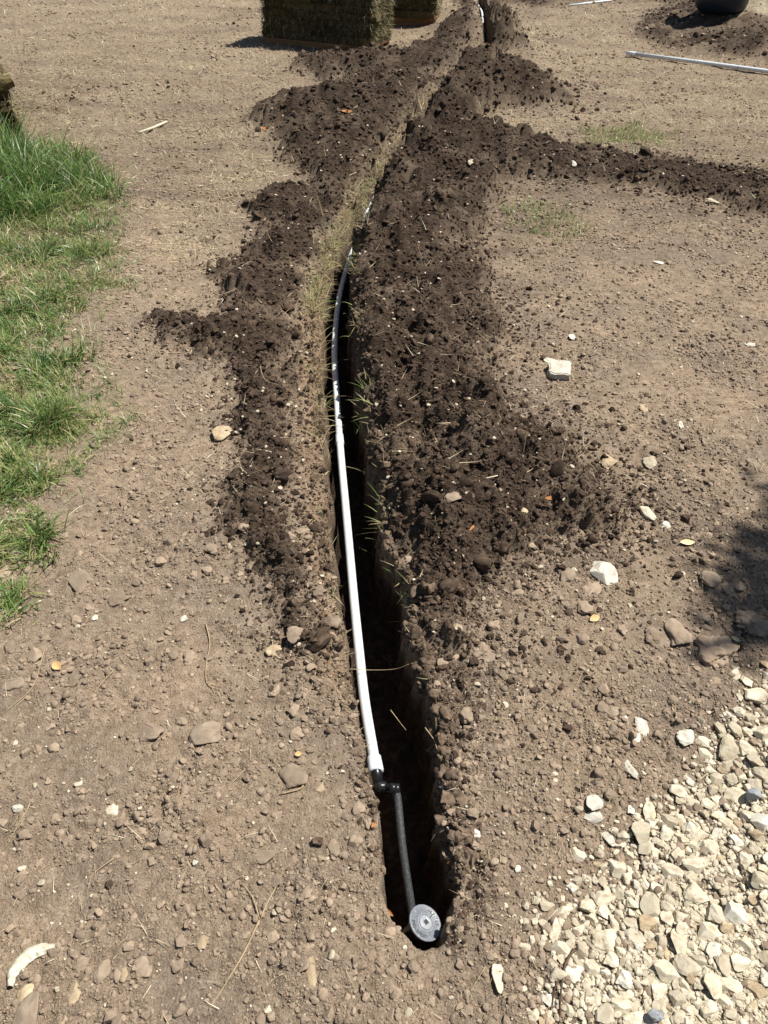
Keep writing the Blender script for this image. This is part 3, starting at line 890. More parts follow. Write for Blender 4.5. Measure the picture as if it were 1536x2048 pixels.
def trench_fringe():
    # cut turf hanging over the lips of the trench
    B, L, A, LE, W, C, S = [], [], [], [], [], [], []
    def lip(py0, py1, n, side, lo, hi, green):
        for _ in range(n):
            py = rng.uniform(py0, py1)
            y = gp(700, py)[1]
            l, r = trench_edges(np.array([y])); l, r = float(l[0]), float(r[0])
            if side < 0:
                x = l - abs(rng.normal(0, 0.035)) + 0.01; az = rng.normal(0.1, 1.6)
            else:
                x = r + abs(rng.normal(0, 0.014)) - 0.012; az = rng.uniform(0, 6.283)
            B.append((x, y, float(hz(x, y)[0]) - 0.004)); L.append(rng.uniform(lo, hi)); A.append(az)
            LE.append(rng.uniform(0.2, 1.6)); W.append(rng.uniform(0.0012, 0.0032)); C.append(rng.uniform(-0.6, 1.3))
            S.append(np.clip(rng.normal(0.45, 0.22) + (0.35 if rng.random() < green else 0), 0, 1))
    lip(330, 640, 1500, -1, 0.03, 0.11, 0.3)
    lip(640, 900, 260, -1, 0.03, 0.10, 0.12)
    lip(120, 330, 650, -1, 0.03, 0.09, 0.05)
    lip(900, 1500, 120, -1, 0.015, 0.05, 0.1)
    lip(330, 560, 160, 1, 0.03, 0.10, 0.35)
    lip(560, 900, 70, 1, 0.02, 0.08, 0.3)
    lip(900, 1250, 30, 1, 0.02, 0.08, 0.4)
    lip(1250, 1720, 22, 1, 0.015, 0.05, 0.05)
    # tufts that still show green on the right lip
    for py, k in ((430, 40), (475, 50), (545, 60), (600, 30), (700, 22), (815, 26), (845, 34), (1015, 16), (1055, 20), (1125, 10), (1195, 16)):
        y0 = gp(740, py)[1]
        for _ in range(k):
            y = y0 + rng.normal(0, 0.025)
            l, r = trench_edges(np.array([y])); r = float(r[0])
            x = r + rng.normal(0.004, 0.012)
            B.append((x, y, float(hz(x, y)[0]) - 0.004)); L.append(rng.uniform(0.03, 0.09)); A.append(rng.normal(math.pi * 1.05, 1.9))
            LE.append(rng.uniform(0.3, 1.5)); W.append(rng.uniform(0.0015, 0.0034)); C.append(rng.uniform(0, 0.9)); S.append(np.clip(rng.normal(0.72, 0.2), 0, 1))
    N = 6500
    x = []; y = []
    for q in range(N):
        py = 640 - 550 * rng.random() ** 0.8; yy = gp(700, py)[1]
        l, r = trench_nominal(np.array([yy]))
        x.append(float(l[0]) - abs(rng.normal(0, 0.07)) + 0.012); y.append(yy)
    x = np.array(x); y = np.array(y)
    k = (rng.random(N) < 0.12 + 0.9 * look(['subsoil'], x, y)['subsoil']) & (rng.random(N) < 0.12 + 0.88 * sstep(-.05, .35, fbm(x * 8, y * 8, 91, 3)))
    x, y = x[k], y[k]; zz = hz(x, y)
    for q in range(len(x)):
        B.append((x[q], y[q], zz[q] - 0.003)); L.append(0.02 + 0.11 * rng.random() ** 2); A.append(rng.uniform(0, 6.28)); LE.append(rng.uniform(0.3, 1.6))
        W.append(rng.uniform(0.0018, 0.0042) * (0.7 + 0.15 * y[q])); C.append(rng.uniform(-.2, .7)); S.append(np.clip(rng.normal(0.42, 0.2) + (0.4 if rng.random() < .12 * (y[q] < 5) else 0), 0, 1))
    f = lambda a: np.array(a, float)
    blades('trench_lip_grass', f(B), f(L), f(A), f(LE), f(W), f(C), f(S), M['fringe'], 'dry cut grass and roots hanging over the trench lips', 'grass', 4)
trench_fringe()

# ------------------------------------------------------------------ single stones and clods
SH_ROUND = [rock_mesh('stone_shape', 400 + i, 4, 4, 0.2, smooth=True) for i in range(8)]
SH_ANG = [rock_mesh('limestone_shape', 500 + i, 4, 9, 0.22) for i in range(14)]
SH_CLOD = [rock_mesh('clod_lump', 600 + i, 4, 3, 0.36, smooth=True) for i in range(9)]
SH_LUMP = [rock_mesh('earth_lump_shape', 650 + i, 5, 0, 0.5, smooth=True) for i in range(4)]
_with = {}
def shaped(me, m):
    key = (me.name, m.name)
    if key not in _with:
        c = me.copy(); c.materials.clear(); c.materials.append(m)
        _with[key] = c
    return _with[key]
def put(name, px, py, w, h, shapes, m, rot=None, hz_=None, sink=0.3, label=None, cat='stone', group=None, seed=None):
    r = random.Random(seed if seed is not None else int(px * 7 + py * 13))
    p = on_ground(px, py)
    dep = depth_of(p[0], p[1], p[2])
    k = dep / FPX
    o = bpy.data.objects.new(name, shaped(r.choice(shapes), m))
    COL.objects.link(o)
    dd = math.atan2(CAM_H, max(p[1], 0.1))
    sx = w * k
    sy = h * k / max(0.55, math.sin(dd))
    sz = hz_ * k if hz_ else 0.55 * min(sx, sy) + 0.1 * max(sx, sy)
    o.scale = (sx, sy, sz)
    o.location = (p[0], p[1], p[2] + sz * (0.5 - sink))
    o.rotation_euler = (r.uniform(-.15, .15), r.uniform(-.15, .15), r.uniform(-0.25, 0.25) if rot is None else math.radians(rot))
    tag(o, label, cat, group)
    return o

LISTED = [
 ('white_block', 1118, 744, 44, 27, SH_ANG, 'white', 10, 'white squared limestone block alone on the brown soil, largest white stone', 'stone'),
 ('stone', 1097, 722, 20, 10, SH_ANG, 'white', 0, 'small white chip just behind the white squared block', 'stone'),
 ('limestone_chunk', 1202, 1146, 48, 52, SH_ANG, 'white', 20, 'cream limestone chunk on brown soil, midway between trench and shaded corner', 'stone'),
 ('stone', 160, 1165, 40, 56, SH_ROUND, 'brown', 30, 'weathered brown stone on bare soil near the lower grass', 'stone'),
 ('stone', 240, 1197, 46, 34, SH_CLOD, 'dry', 10, 'broad dry clod beside the weathered stone near the lower grass', 'soil clod'),
 ('stone', 412, 1468, 68, 54, SH_ROUND, 'brown', -12, 'big rounded brown stone bedded in soil, the largest on the left ground', 'stone'),
 ('stone', 300, 1463, 60, 40, SH_CLOD, 'dry', 12, 'flat crusted soil lump left of the big rounded brown stone', 'soil clod'),
 ('stone', 444, 868, 42, 27, SH_ROUND, 'tan', 5, 'flat tan stone at the outer foot of the left spoil', 'stone'),
 ('stone', 28, 1369, 46, 24, SH_ROUND, 'brown', 12, 'flat pale-rimmed stone at the left picture edge', 'stone'),
 ('stone', 70, 1311, 34, 28, SH_CLOD, 'dry', 0, 'rounded clod just above the flat pale-rimmed stone', 'soil clod'),
 ('stone', 20, 1297, 30, 26, SH_CLOD, 'dry', 0, 'knobbly clod at the left edge above the rounded clod', 'soil clod'),
 ('pebble', 367, 1238, 15, 15, SH_ROUND, 'white', 0, 'round white pebble on bare soil above the dry root stalk', 'pebble'),
 ('pebble', 190, 1236, 13, 12, SH_ROUND, 'white', 0, 'small white pebble below the broad dry clod', 'pebble'),
 ('stone', 225, 1622, 26, 24, SH_ANG, 'lime', 0, 'pale yellow stone alone on the fine soil left of the trench end', 'stone'),
 ('stone', 36, 1616, 26, 16, SH_ANG, 'white', 0, 'pale chip by dry stems at the left edge', 'stone'),
 ('pebble', 391, 1725, 12, 12, SH_ANG, 'white', 0, 'tiny cream pebble on the fine soil left of the sprinkler', 'pebble'),
 ('pebble', 150, 1984, 30, 44, SH_ROUND, 'tan', 15, 'smooth yellow-tan pebble near the pale bark strip', 'pebble'),
 ('pebble', 52, 1987, 32, 36, SH_ROUND, 'tan', -25, 'tan pebble just under the pale bark strip', 'pebble'),
 ('stone', 55, 2030, 52, 80, SH_ROUND, 'brown', 0, 'long dusty stone in the lower left corner', 'stone'),
 ('stone', 206, 1944, 32, 46, SH_ROUND, 'brown', -10, 'elongated brown stone right of the yellow-tan pebble', 'stone'),
 ('pebble', 248, 1950, 18, 28, SH_ROUND, 'tan', 10, 'small egg-shaped tan pebble right of the elongated brown stone', 'pebble'),
 ('stone', 166, 1930, 27, 30, SH_CLOD, 'dry', 10, 'rounded dark clod above the yellow-tan pebble', 'soil clod'),
 ('stone', 287, 1935, 40, 40, SH_CLOD, 'dry', 0, 'flat dry clod right of the egg-shaped pebble', 'soil clod'),
 ('stone', 405, 1884, 22, 30, SH_ROUND, 'tan', 0, 'upright tan pebble alone on soil, lower left', 'pebble'),
 ('stone', 621, 1940, 22, 66, SH_ROUND, 'tan', 15, 'long narrow tan stone below the trench end', 'stone'),
 ('pebble', 536, 2018, 16, 16, SH_ROUND, 'lime', 0, 'round pale pebble at the bottom edge below the long narrow stone', 'pebble'),
 ('stone', 615, 1785, 26, 26, SH_ROUND, 'brown', 0, 'round brown pebble left of the sprinkler', 'pebble'),
 ('stone', 531, 1715, 42, 30, SH_ROUND, 'brown', 0, 'flat brown stone left of the black riser tube', 'stone'),
 ('stone', 666, 1698, 32, 36, SH_CLOD, 'dry', 0, 'upright clod by the left trench wall beside the black tube', 'soil clod'),
 ('stone', 588, 1552, 58, 46, SH_CLOD, 'dry', 10, 'large hollowed clod left of the white pipe coupling', 'soil clod'),
 ('stone', 640, 1575, 22, 20, SH_ROUND, 'tan', 0, 'reddish pebble between the hollowed clod and the coupling', 'pebble'),
 ('stone', 905, 993, 36, 26, SH_ROUND, 'brown', 10, 'smooth brown stone half buried in the dark right spoil', 'stone'),
 ('stone', 1045, 1016, 26, 20, SH_ROUND, 'tan', 0, 'tan stone at the near edge of the dark right spoil', 'stone'),
 ('stone', 1218, 923, 36, 28, SH_ANG, 'tan', 0, 'rough tan stone at the outer edge of the right spoil', 'stone'),
 ('stone', 1300, 928, 30, 26, SH_ANG, 'lime', 0, 'pale rough stone right of the rough tan stone', 'stone'),
 ('stone', 1295, 1028, 24, 30, SH_ROUND, 'lime', 25, 'smooth cream oval stone past the tip of the right spoil', 'stone'),
 ('stone', 1330, 1051, 20, 14, SH_ANG, 'white', 0, 'thin white chip right of the cream oval stone', 'stone'),
 ('stone', 1420, 1161, 42, 38, SH_ROUND, 'brown', -25, 'squarish brown stone at the edge of the tree shade', 'stone'),
 ('stone', 1453, 1180, 24, 24, SH_ROUND, 'brown', 0, 'round brown stone right of the squarish one in the tree shade', 'stone'),
 ('stone', 1478, 1172, 22, 20, SH_ROUND, 'brown', 0, 'small brown stone deepest in the tree shade of the three', 'stone'),
 ('stone', 1355, 1265, 46, 56, SH_CLOD, 'dry', 0, 'blocky upright clod left of the cracked earth lump', 'soil clod'),
 ('earth_lump', 1432, 1305, 86, 70, SH_LUMP, 'dry', -15, 'large cracked earth lump near the shaded right edge', 'soil clod'),
 ('earth_lump', 1505, 1250, 80, 58, SH_LUMP, 'dry', 0, 'broad smooth earth lump at the right edge in shade', 'soil clod'),
 ('earth_lump', 1310, 1278, 64, 44, SH_LUMP, 'dry', 0, 'low rounded earth lump left of the blocky upright clod', 'soil clod'),
 ('earth_lump', 962, 1312, 74, 46, SH_LUMP, 'dry', 15, 'wide lumpy clod on the right lip of the trench', 'soil clod'),
 ('stone', 1170, 1215, 36, 34, SH_CLOD, 'dry', 0, 'rounded clod below the cream limestone chunk', 'soil clod'),
 ('stone', 1188, 1183, 44, 30, SH_CLOD, 'dry', 30, 'slab-like clod just below the cream limestone chunk', 'soil clod'),
 ('stone', 1205, 1415, 24, 24, SH_ROUND, 'brown', 0, 'dark round clod above the small limestone pieces', 'soil clod'),
 ('stone', 1228, 1422, 24, 28, SH_ROUND, 'brown', 0, 'twin of the dark round clod, on its right', 'soil clod'),
 ('stone', 1250, 1440, 14, 30, SH_ANG, 'white', 10, 'narrow white stone beside the twin round clods', 'stone'),
 ('stone', 1282, 1455, 28, 36, SH_ANG, 'white', 0, 'white stone with a dark pit above the loose gravel', 'stone'),
 ('stone', 1272, 1478, 22, 20, SH_ANG, 'white', 0, 'small white wedge under the pitted white stone', 'stone'),
 ('stone', 1371, 1478, 40, 32, SH_ANG, 'white', 0, 'rough white limestone lump at the upper gravel edge', 'stone'),
 ('stone', 1404, 1482, 28, 18, SH_ANG, 'lime', -20, 'thin pale flake touching the rough white lump', 'stone'),
 ('stone', 1441, 1458, 24, 26, SH_ANG, 'lime', 0, 'upright cream stone at the upper gravel edge', 'stone'),
 ('stone', 1262, 1541, 20, 36, SH_ANG, 'white', 30, 'white wedge stone alone on soil above the gravel', 'stone'),
 ('stone', 1188, 1606, 40, 28, SH_ANG, 'white', 20, 'jagged white stone with holes, left of the gravel', 'stone'),
 ('stone', 1186, 1635, 38, 22, SH_ANG, 'white', 0, 'flat white stone under the jagged one', 'stone'),
 ('stone', 1218, 1676, 26, 38, SH_ANG, 'white', 25, 'egg-shaped white stone alone on soil left of the gravel', 'stone'),
 ('stone', 1261, 1621, 18, 18, SH_ANG, 'white', 0, 'small bright stone at the left gravel edge', 'stone'),
 ('stone', 950, 1579, 26, 20, SH_ROUND, 'brown', 0, 'oval brown pebble on the right trench lip', 'pebble'),
 ('stone', 954, 1560, 22, 20, SH_ROUND, 'brown', 0, 'rounded pebble resting behind the oval brown one', 'pebble'),
 ('stone', 954, 1669, 14, 18, SH_ANG, 'white', 0, 'white chip on the right trench lip beside the black tube', 'stone'),
 ('stone', 1142, 1775, 22, 22, SH_ANG, 'white', 0, 'small white stone on soil right of the sprinkler', 'stone'),
 ('stone', 1036, 1738, 13, 13, SH_ANG, 'white', 0, 'tiny white chip on soil right of the sprinkler', 'stone'),
 ('stone', 998, 1958, 26, 52, SH_ANG, 'lime', 10, 'upright wedge of pale stone below the sprinkler', 'stone'),
 ('stone', 1112, 1862, 24, 44, SH_ANG, 'lime', -20, 'tall pale stone at the left gravel fringe', 'stone'),
 ('stone', 1150, 1949, 38, 34, SH_ANG, 'white', 0, 'blunt white stone at the lower left gravel edge', 'stone'),
 ('stone', 1094, 1996, 24, 40, SH_ANG, 'white', 25, 'bright white shard beside a thin dark root', 'stone'),
 ('stone', 600, 456, 22, 12, SH_ANG, 'lime', 0, 'pale stone on the left spoil high up the trench', 'stone'),
 ('stone', 941, 333, 12, 16, SH_ANG, 'lime', 0, 'pale flat stone on the right spoil by the side heap', 'stone'),
 ('stone', 1424, 396, 26, 18, SH_ANG, 'lime', 0, 'pale stone at the near foot of the dark soil band', 'stone'),
 ('stone', 1148, 324, 10, 14, SH_ANG, 'white', 0, 'white stone on the dark soil band', 'stone'),
 ('stone', 1320, 526, 26, 8, SH_ANG, 'white', 0, 'thin white flake lying on the far right soil', 'stone'),
 ('stone', 1145, 675, 18, 12, SH_ANG, 'white', 0, 'small white stone behind the white squared block', 'stone'),
 ('stone', 1362, 852, 10, 18, SH_ANG, 'white', 0, 'white sliver standing on the right soil', 'stone'),
 ('stone', 1287, 816, 18, 14, SH_ANG, 'tan', 0, 'pale tan stone on open soil right of the spoil', 'stone'),
 ('stone', 1500, 690, 24, 10, SH_ANG, 'white', 0, 'pale flake near the right edge on open soil', 'stone'),
 ('stone', 640, 1182, 30, 24, SH_CLOD, 'dry', 0, 'crumbly clod on the left trench lip beside the spoil tip', 'soil clod'),
 ('stone', 548, 1302, 36, 28, SH_ROUND, 'tan', 0, 'tan stone at the near tip of the left spoil', 'stone'),
 ('stone', 590, 1270, 34, 30, SH_CLOD, 'dry', 0, 'clod topping the near tip of the left spoil', 'soil clod'),
 ('stone', 380, 1318, 28, 28, SH_CLOD, 'dry', 0, 'upright clod left of the dry root stalk', 'soil clod'),
 ('stone', 820, 1420, 20, 16, SH_CLOD, 'dry', 0, None, None),
]
for nm, px, py, w, h, shp, mk, rot, lab, cat in LISTED:
    if lab is None: continue
    flat = 0.5 * min(w, h)
    if nm == 'earth_lump': flat = 0.62 * min(w, h)
    nm2 = 'soil_clod' if cat == 'soil clod' else ('pebble' if cat == 'pebble' else ('limestone' if mk in ('white', 'lime') else 'stone'))
    if nm == 'white_block': nm2 = 'limestone_block'
    if nm == 'earth_lump': nm2 = 'earth_lump'
    put(nm2, px, py, w, h, shp, M[mk], rot, flat if nm != 'white_block' else 19, 0.5 if nm == 'earth_lump' else (0.4 if mk in ('brown', 'tan', 'dry') else 0.3), lab, cat)

def block_mesh():
    from mathutils import noise as mn
    bm = bmesh.new(); bmesh.ops.create_cube(bm, size=1.0)
    bmesh.ops.bevel(bm, geom=bm.edges[:], offset=0.07, segments=2, affect='EDGES')
    bmesh.ops.subdivide_edges(bm, edges=bm.edges[:], cuts=3, use_grid_fill=True)
    for v in bm.verts:
        v.co += Vector((mn.noise(v.co * 2.1), mn.noise(v.co * 2.3 + Vector((5, 1, 2))), mn.noise(v.co * 2.2 + Vector((1, 8, 3))))) * 0.09
        v.co += Vector((0, 0, mn.noise(v.co * 7))) * 0.03
    me = bpy.data.meshes.new('limestone_block'); bm.to_mesh(me); bm.free(); me.materials.append(M['white']); return me
for o in bpy.data.objects:
    if o.name == 'limestone_block':
        o.data = block_mesh(); o.rotation_euler = (0.08, 0.06, math.radians(-12))
def clod_individuals():
    """larger loose clods that lie about; nothing tells one from the next"""
    n = 0
    taken = [(a[1], a[2], max(a[3], a[4])) for a in LISTED]
    tries = 0
    while n < 170 and tries < 20000:
        tries += 1
        px, py = random.uniform(-40, 1576), random.uniform(1050, 2060)
        w = random.choice((16, 18, 20, 22, 26, 30)) * random.uniform(.85, 1.1)
        x, y = gp(px, py)[:2]
        xa, ya = np.array([x]), np.array([y])
        if in_trench(xa, ya, 0.015)[0]: continue
        zn = zlook(xa, ya)
        if zn['gravel'][0] > -0.03 or zn['dark'][0] > 0.4: continue
        c = float(fbm(xa * 3.3, ya * 3.3, 31, 3)[0])
        l, r = trench_edges(ya)
        lipd = min(abs(x - l[0]), abs(x - r[0]))
        if random.random() > 0.25 + 0.9 * max(0, c) + (0.6 if lipd < 0.08 else 0): continue
        if any((px - a) ** 2 + (py - b) ** 2 < (0.55 * (c_ + w)) ** 2 for a, b, c_ in taken): continue
        taken.append((px, py, w))
        side = 'left' if x < l[0] else 'right'
        put('soil_clod', px, py, w, w * random.uniform(.65, 1.0), SH_CLOD if random.random() < .75 else SH_ROUND, M['dry'], random.uniform(-90, 90),
            w * 0.6, 0.42, 'small loose dry brown clod on the near bare soil %s of the trench' % side, 'soil clod', 'loose clods on the soil %s of the trench' % side)
        n += 1
clod_individuals()

# ------------------------------------------------------------------ gravel
def gravel():
    big = [(1303, 1813, 50, 48), (1470, 1831, 52, 50), (1430, 1831, 40, 40), (1393, 1791, 56, 50), (1333, 1943, 54, 42), (1360, 1891, 38, 56), (1420, 1868, 58, 46),
           (1248, 1961, 38, 34), (1523, 1648, 46, 42), (1393, 1731, 58, 36), (1283, 1671, 44, 44), (1208, 1886, 52, 44), (1318, 1986, 34, 40), (1428, 1976, 42, 46),
           (1493, 1896, 38, 34), (1458, 1971, 52, 32), (1353, 1996, 32, 36), (1233, 1733, 36, 42), (1230, 1848, 22, 34), (1333, 1671, 28, 30), (1298, 1625, 28, 38),
           (1418, 1698, 40, 34), (1345, 1780, 36, 40), (1290, 1770, 24, 30), (1185, 1890, 26, 40), (1480, 1930, 40, 34), (1510, 1980, 40, 40), (1520, 1760, 40, 34), (1490, 1720, 36, 30),
           (1455, 1650, 34, 28), (1240, 1790, 26, 30), (1163, 1900, 26, 30), (1183, 1935, 32, 34), (1470, 1460, 26, 30), (1495, 1435, 30, 26), (1525, 1470, 40, 36), (1490, 1500, 40, 34),
           (1520, 1550, 36, 34), (1465, 1560, 28, 24), (1385, 1610, 30, 24), (1360, 1640, 28, 22)]
    placed = []
    def ok(px, py, r, f=0.86):
        for a, b, c in placed:
            if (px - a) ** 2 + (py - b) ** 2 < (f * (r + c)) ** 2: return False
        return True
    st = []
    for px, py, w, h in big:
        placed.append((px, py, (w + h) / 4)); st.append((px, py, w, h, 0))
    taken = [(a[1], a[2], (a[3] + a[4]) / 4) for a in LISTED]
    placed += taken
    P = np.array([(p[0], p[1]) for p in GRAVEL])
    for size, cnt, tries in ((38, 110, 7000), (26, 400, 14000), (17, 1000, 22000), (11, 2000, 26000), (7.5, 1500, 12000)):
        px = rng.uniform(1040, 2150, tries); py = rng.uniform(1330, 2200, tries)
        x, y = gpa(px, py)
        zn = zlook(x, y)
        sg = zn['gravel']
        w_ = size * rng.uniform(.8, 1.2, tries)
        prob = sstep(-0.09, 0.2, sg) ** 0.8
        # the lower right corner is packed finer
        corner = sstep(1420, 1560, px) * sstep(1500, 1900, py)
        if size > 24: prob = prob * (1 - 0.6 * corner)
        got = 0
        rr = rng.random(tries)
        grid = np.array(placed)
        arr = np.zeros((len(placed) + tries, 3)); arr[:len(placed)] = placed; k = len(placed)
        for i in range(tries):
            if rr[i] > prob[i] or got >= cnt: continue
            d = (arr[:k, 0] - px[i]) ** 2 + (arr[:k, 1] - py[i]) ** 2
            if (d < (0.76 * (arr[:k, 2] + w_[i] / 2)) ** 2).any(): continue
            arr[k] = (px[i], py[i], w_[i] / 2); k += 1; got += 1
            st.append((px[i], py[i], w_[i] * rng.uniform(.95, 1.35), w_[i] * rng.uniform(.75, 1.05), 1))
        placed = [tuple(a) for a in arr[:k]]
    inview = [s for s in st if -10 < s[0] < 1546 and s[1] < 2060]
    inview.sort(key=lambda s: -(s[2] * s[3]))
    single = inview[:280]
    ids = set(id(s) for s in single)
    rest = [s for s in st if id(s) not in ids]
    for px, py, w, h, t in single:
        mk = 'lime' if random.random() < .84 else ('white' if random.random() < .45 else 'tan')
        look_ = {'lime': 'cream', 'white': 'whitish', 'tan': 'tan-stained'}[mk]
        size_ = 'large' if w * h > 1500 else ('mid-sized' if w * h > 600 else 'small')
        put('gravel_stone', px, py, w, h, SH_ANG, M[mk], random.uniform(-60, 60) if t else random.uniform(-20, 20), min(w, h) * random.uniform(.5, .75), 0.34,
            '%s %s crushed limestone piece in the gravel spread at the lower right' % (size_, look_), 'gravel stone', '%s %s gravel stones' % (size_, look_))
    for px, py, lab in ((1500, 1597, 'blue-grey stone among the cream gravel near the right edge'), (1307, 2036, 'blue-grey stone among the cream gravel at the bottom edge')):
        put('grey_stone', px, py, 30, 22, SH_ANG, M['grey'], 10, 24, -0.3, lab, 'stone')
    # the small stuff between
    coll = proto_collection('gravel_shapes', [rock_mesh('gravel_shape', 800 + i, 2, 6, 0.2) for i in range(8)], M['lime'])
    A = np.array([s[:4] for s in rest])
    x, y = gpa(A[:, 0], A[:, 1])
    k = depth_of(x, y) / FPX
    N = 62000
    fx = rng.uniform(1000, 2200, N); fy = rng.uniform(1330, 2250, N)
    xx, yy = gpa(fx, fy); zn = zlook(xx, yy)
    kk = rng.random(N) < sstep(-0.08, 0.2, zn['gravel']) * 0.72 + 0.015 * (zn['gravel'] > -0.25)
    xx, yy = xx[kk], yy[kk]
    ss = np.clip(0.0032 * np.power(1 - rng.random(len(xx)) * .98, -1 / 2.6), 0.003, 0.011)
    X = np.concatenate([x, xx]); Yv = np.concatenate([y, yy])
    W = np.concatenate([A[:, 2] * k, ss * rng.uniform(.9, 1.4, len(ss))]); H = np.concatenate([A[:, 3] * k, ss])
    n = len(X)
    Z = hz(X, Yv) + 0.25 * np.minimum(W, H)
    S = np.stack([W, H, np.minimum(W, H) * rng.uniform(.5, .85, n)], 1)
    scatter('gravel', np.stack([X, Yv, Z], 1), S, rand_rot(n, 0.35), coll, 'fine cream limestone gravel filling between the larger stones', 'gravel')
gravel()

# ------------------------------------------------------------------ white pipe in the trench
def plastic(name, col, rough=0.4, spec=0.4, dirt=0.0, dirtcol=(0.2, 0.15, 0.1), scale=60):
    m, nt, b = mat(name)
    co = objcoord(nt)
    n = tex_noise(nt, co, scale, 6, 0.7)
    d = ramp(nt, [(0.5, (0, 0, 0)), (0.75, (1, 1, 1))], n)
    dm = nt.nodes.new('ShaderNodeMath'); dm.operation = 'MULTIPLY'; dm.inputs[1].default_value = dirt
    nt.links.new(d, dm.inputs[0])
    nt.links.new(mixc(nt, dm.outputs[0], col, dirtcol), b.inputs['Base Color'])
    b.inputs['Roughness'].default_value = rough
    b.inputs['Specular IOR Level'].default_value = spec
    bump(nt, b, n, 0.12, 0.002)
    return m
M['pvc'] = plastic('white_pvc', (0.66, 0.70, 0.715), 0.42, 0.35, 0.5, (0.40, 0.34, 0.26), 26)
M['pvc_fit'] = plastic('white_pvc_fitting', (0.74, 0.79, 0.82), 0.35, 0.4, 0.12)
M['black'] = plastic('black_plastic', (0.012, 0.012, 0.013), 0.28, 0.5, 0.1, (0.08, 0.07, 0.06), 80)
M['tube'] = plastic('dusty_black_tube', (0.03, 0.034, 0.036), 0.6, 0.35, 0.7, (0.2, 0.195, 0.18), 260)
M['cap'] = plastic('dusty_grey_cap', (0.15, 0.165, 0.185), 0.42, 0.5, 0.8, (0.42, 0.43, 0.44), 190)
M['letter'] = plastic('cap_lettering', (0.03, 0.034, 0.04), 0.5, 0.4)
M['capring'] = plastic('cap_ring', (0.27, 0.285, 0.3), 0.3, 0.5, 0.5, (0.5, 0.5, 0.5), 220)
M['teal'] = plastic('teal_print', (0.12, 0.42, 0.45), 0.5, 0.3)

PIPE_PTS = [(748, 1516, -0.028), (729, 1400, -0.038), (718, 1300, -0.05), (708, 1200, -0.06), (699, 1100, -0.062), (690, 1000, -0.064), (681, 900, -0.068),
            (674, 800, -0.10), (669, 700, -0.112), (676, 610, -0.12), (692, 540, -0.112), (714, 480, -0.095), (740, 415, -0.07), (788, 332, -0.075)]
def in_run(y, z):
    l, r = trench_nominal(np.array([y]))
    return np.array([0.5 * (l[0] + r[0]), y, z])
PIPE_FAR = [in_run(6.6, -0.16), in_run(7.6, -0.20), in_run(8.5, -0.14), in_run(9.1, -0.13), in_run(9.8, -0.16), in_run(10.8, -0.14), in_run(11.3, -0.08), in_run(12.2, -0.12), in_run(14.5, -0.2)]
pp = smooth_path([gp(*q) for q in PIPE_PTS] + PIPE_FAR, 10)
PR = 0.0132
pipe = empty('irrigation_pipe', tuple(pp[0]))
tag(pipe, 'long white plastic irrigation pipe lying in the open trench', 'pipe')
base = np.array(pp[0])
loc = [p - base for p in pp]
V, F = tube(loc, PR, 18)
link('pipe_run', mesh_from('pipe_run', V, F, True), M['pvc'], pipe)
# near-end coupling, wider than the pipe and open at its mouth
d0 = Vector(loc[1] - loc[2]).normalized()
p0 = Vector(loc[0])
cp = [p0 - d0 * 0.004, p0 - d0 * 0.001, p0 + d0 * 0.036, p0 + d0 * 0.038, p0 + d0 * 0.038, p0 + d0 * 0.022]
V, F = tube(cp, [PR * 1.02, 0.0172, 0.0180, 0.0176, 0.0140, 0.0138], 28, False)
link('coupling', mesh_from('coupling', V, F, True), M['pvc_fit'], pipe)
# a socket joint further up
def socket_joint(i):
    a, b = Vector(loc[i]), Vector(loc[i + 1])
    d = (b - a).normalized()
    V, F = tube([a - d * 0.03, a - d * 0.029, a + d * 0.03, a + d * 0.031], [PR * 1.01, PR * 1.17, PR * 1.17, PR * 1.01], 20)
    return link('socket_joint', mesh_from('socket_joint', V, F, True), M['pvc_fit'], pipe)
socket_joint(62)
# teal factory print along the top of the pipe (too worn to read)
pv, pf = [], []
for py0, nmk, ln in ((1010, 9, 0.008), (1300, 7, 0.006), (1440, 8, 0.006)):
    i0 = min(range(len(pp)), key=lambda i: abs(pp[i][1] - gp(700, py0)[1]))
    a = Vector(loc[i0]); b = Vector(loc[i0 + 3]); d = (b - a).normalized()
    sd = d.cross(Vector((0, 0, 1))).normalized()
    up = sd.cross(d).normalized()
    for k in range(nmk):
        c = a + d * (k * 0.013 - 0.03)
        for j, (o1, ww) in enumerate(((-0.0022, 0.0016), (0.0006, 0.0016))):
            if (k * 3 + j) % 5 == 0: continue
            th = 0.25
            nrm = (up * math.cos(th) + sd * math.sin(th)); tg = (sd * math.cos(th) - up * math.sin(th))
            q = c + nrm * (PR + 0.0004)
            i = len(pv)
            L_ = ln * (0.6 + 0.4 * ((k * 7 + j * 3) % 3) / 2)
            pv += [q + tg * o1, q + tg * (o1 + ww), q + tg * (o1 + ww) + d * L_, q + tg * o1 + d * L_]
            pf.append((i, i + 1, i + 2, i + 3))
pm = link('printed_marking', mesh_from('printed_marking', pv, pf), M['teal'], pipe)
tag(pm, 'worn teal print along the white pipe')

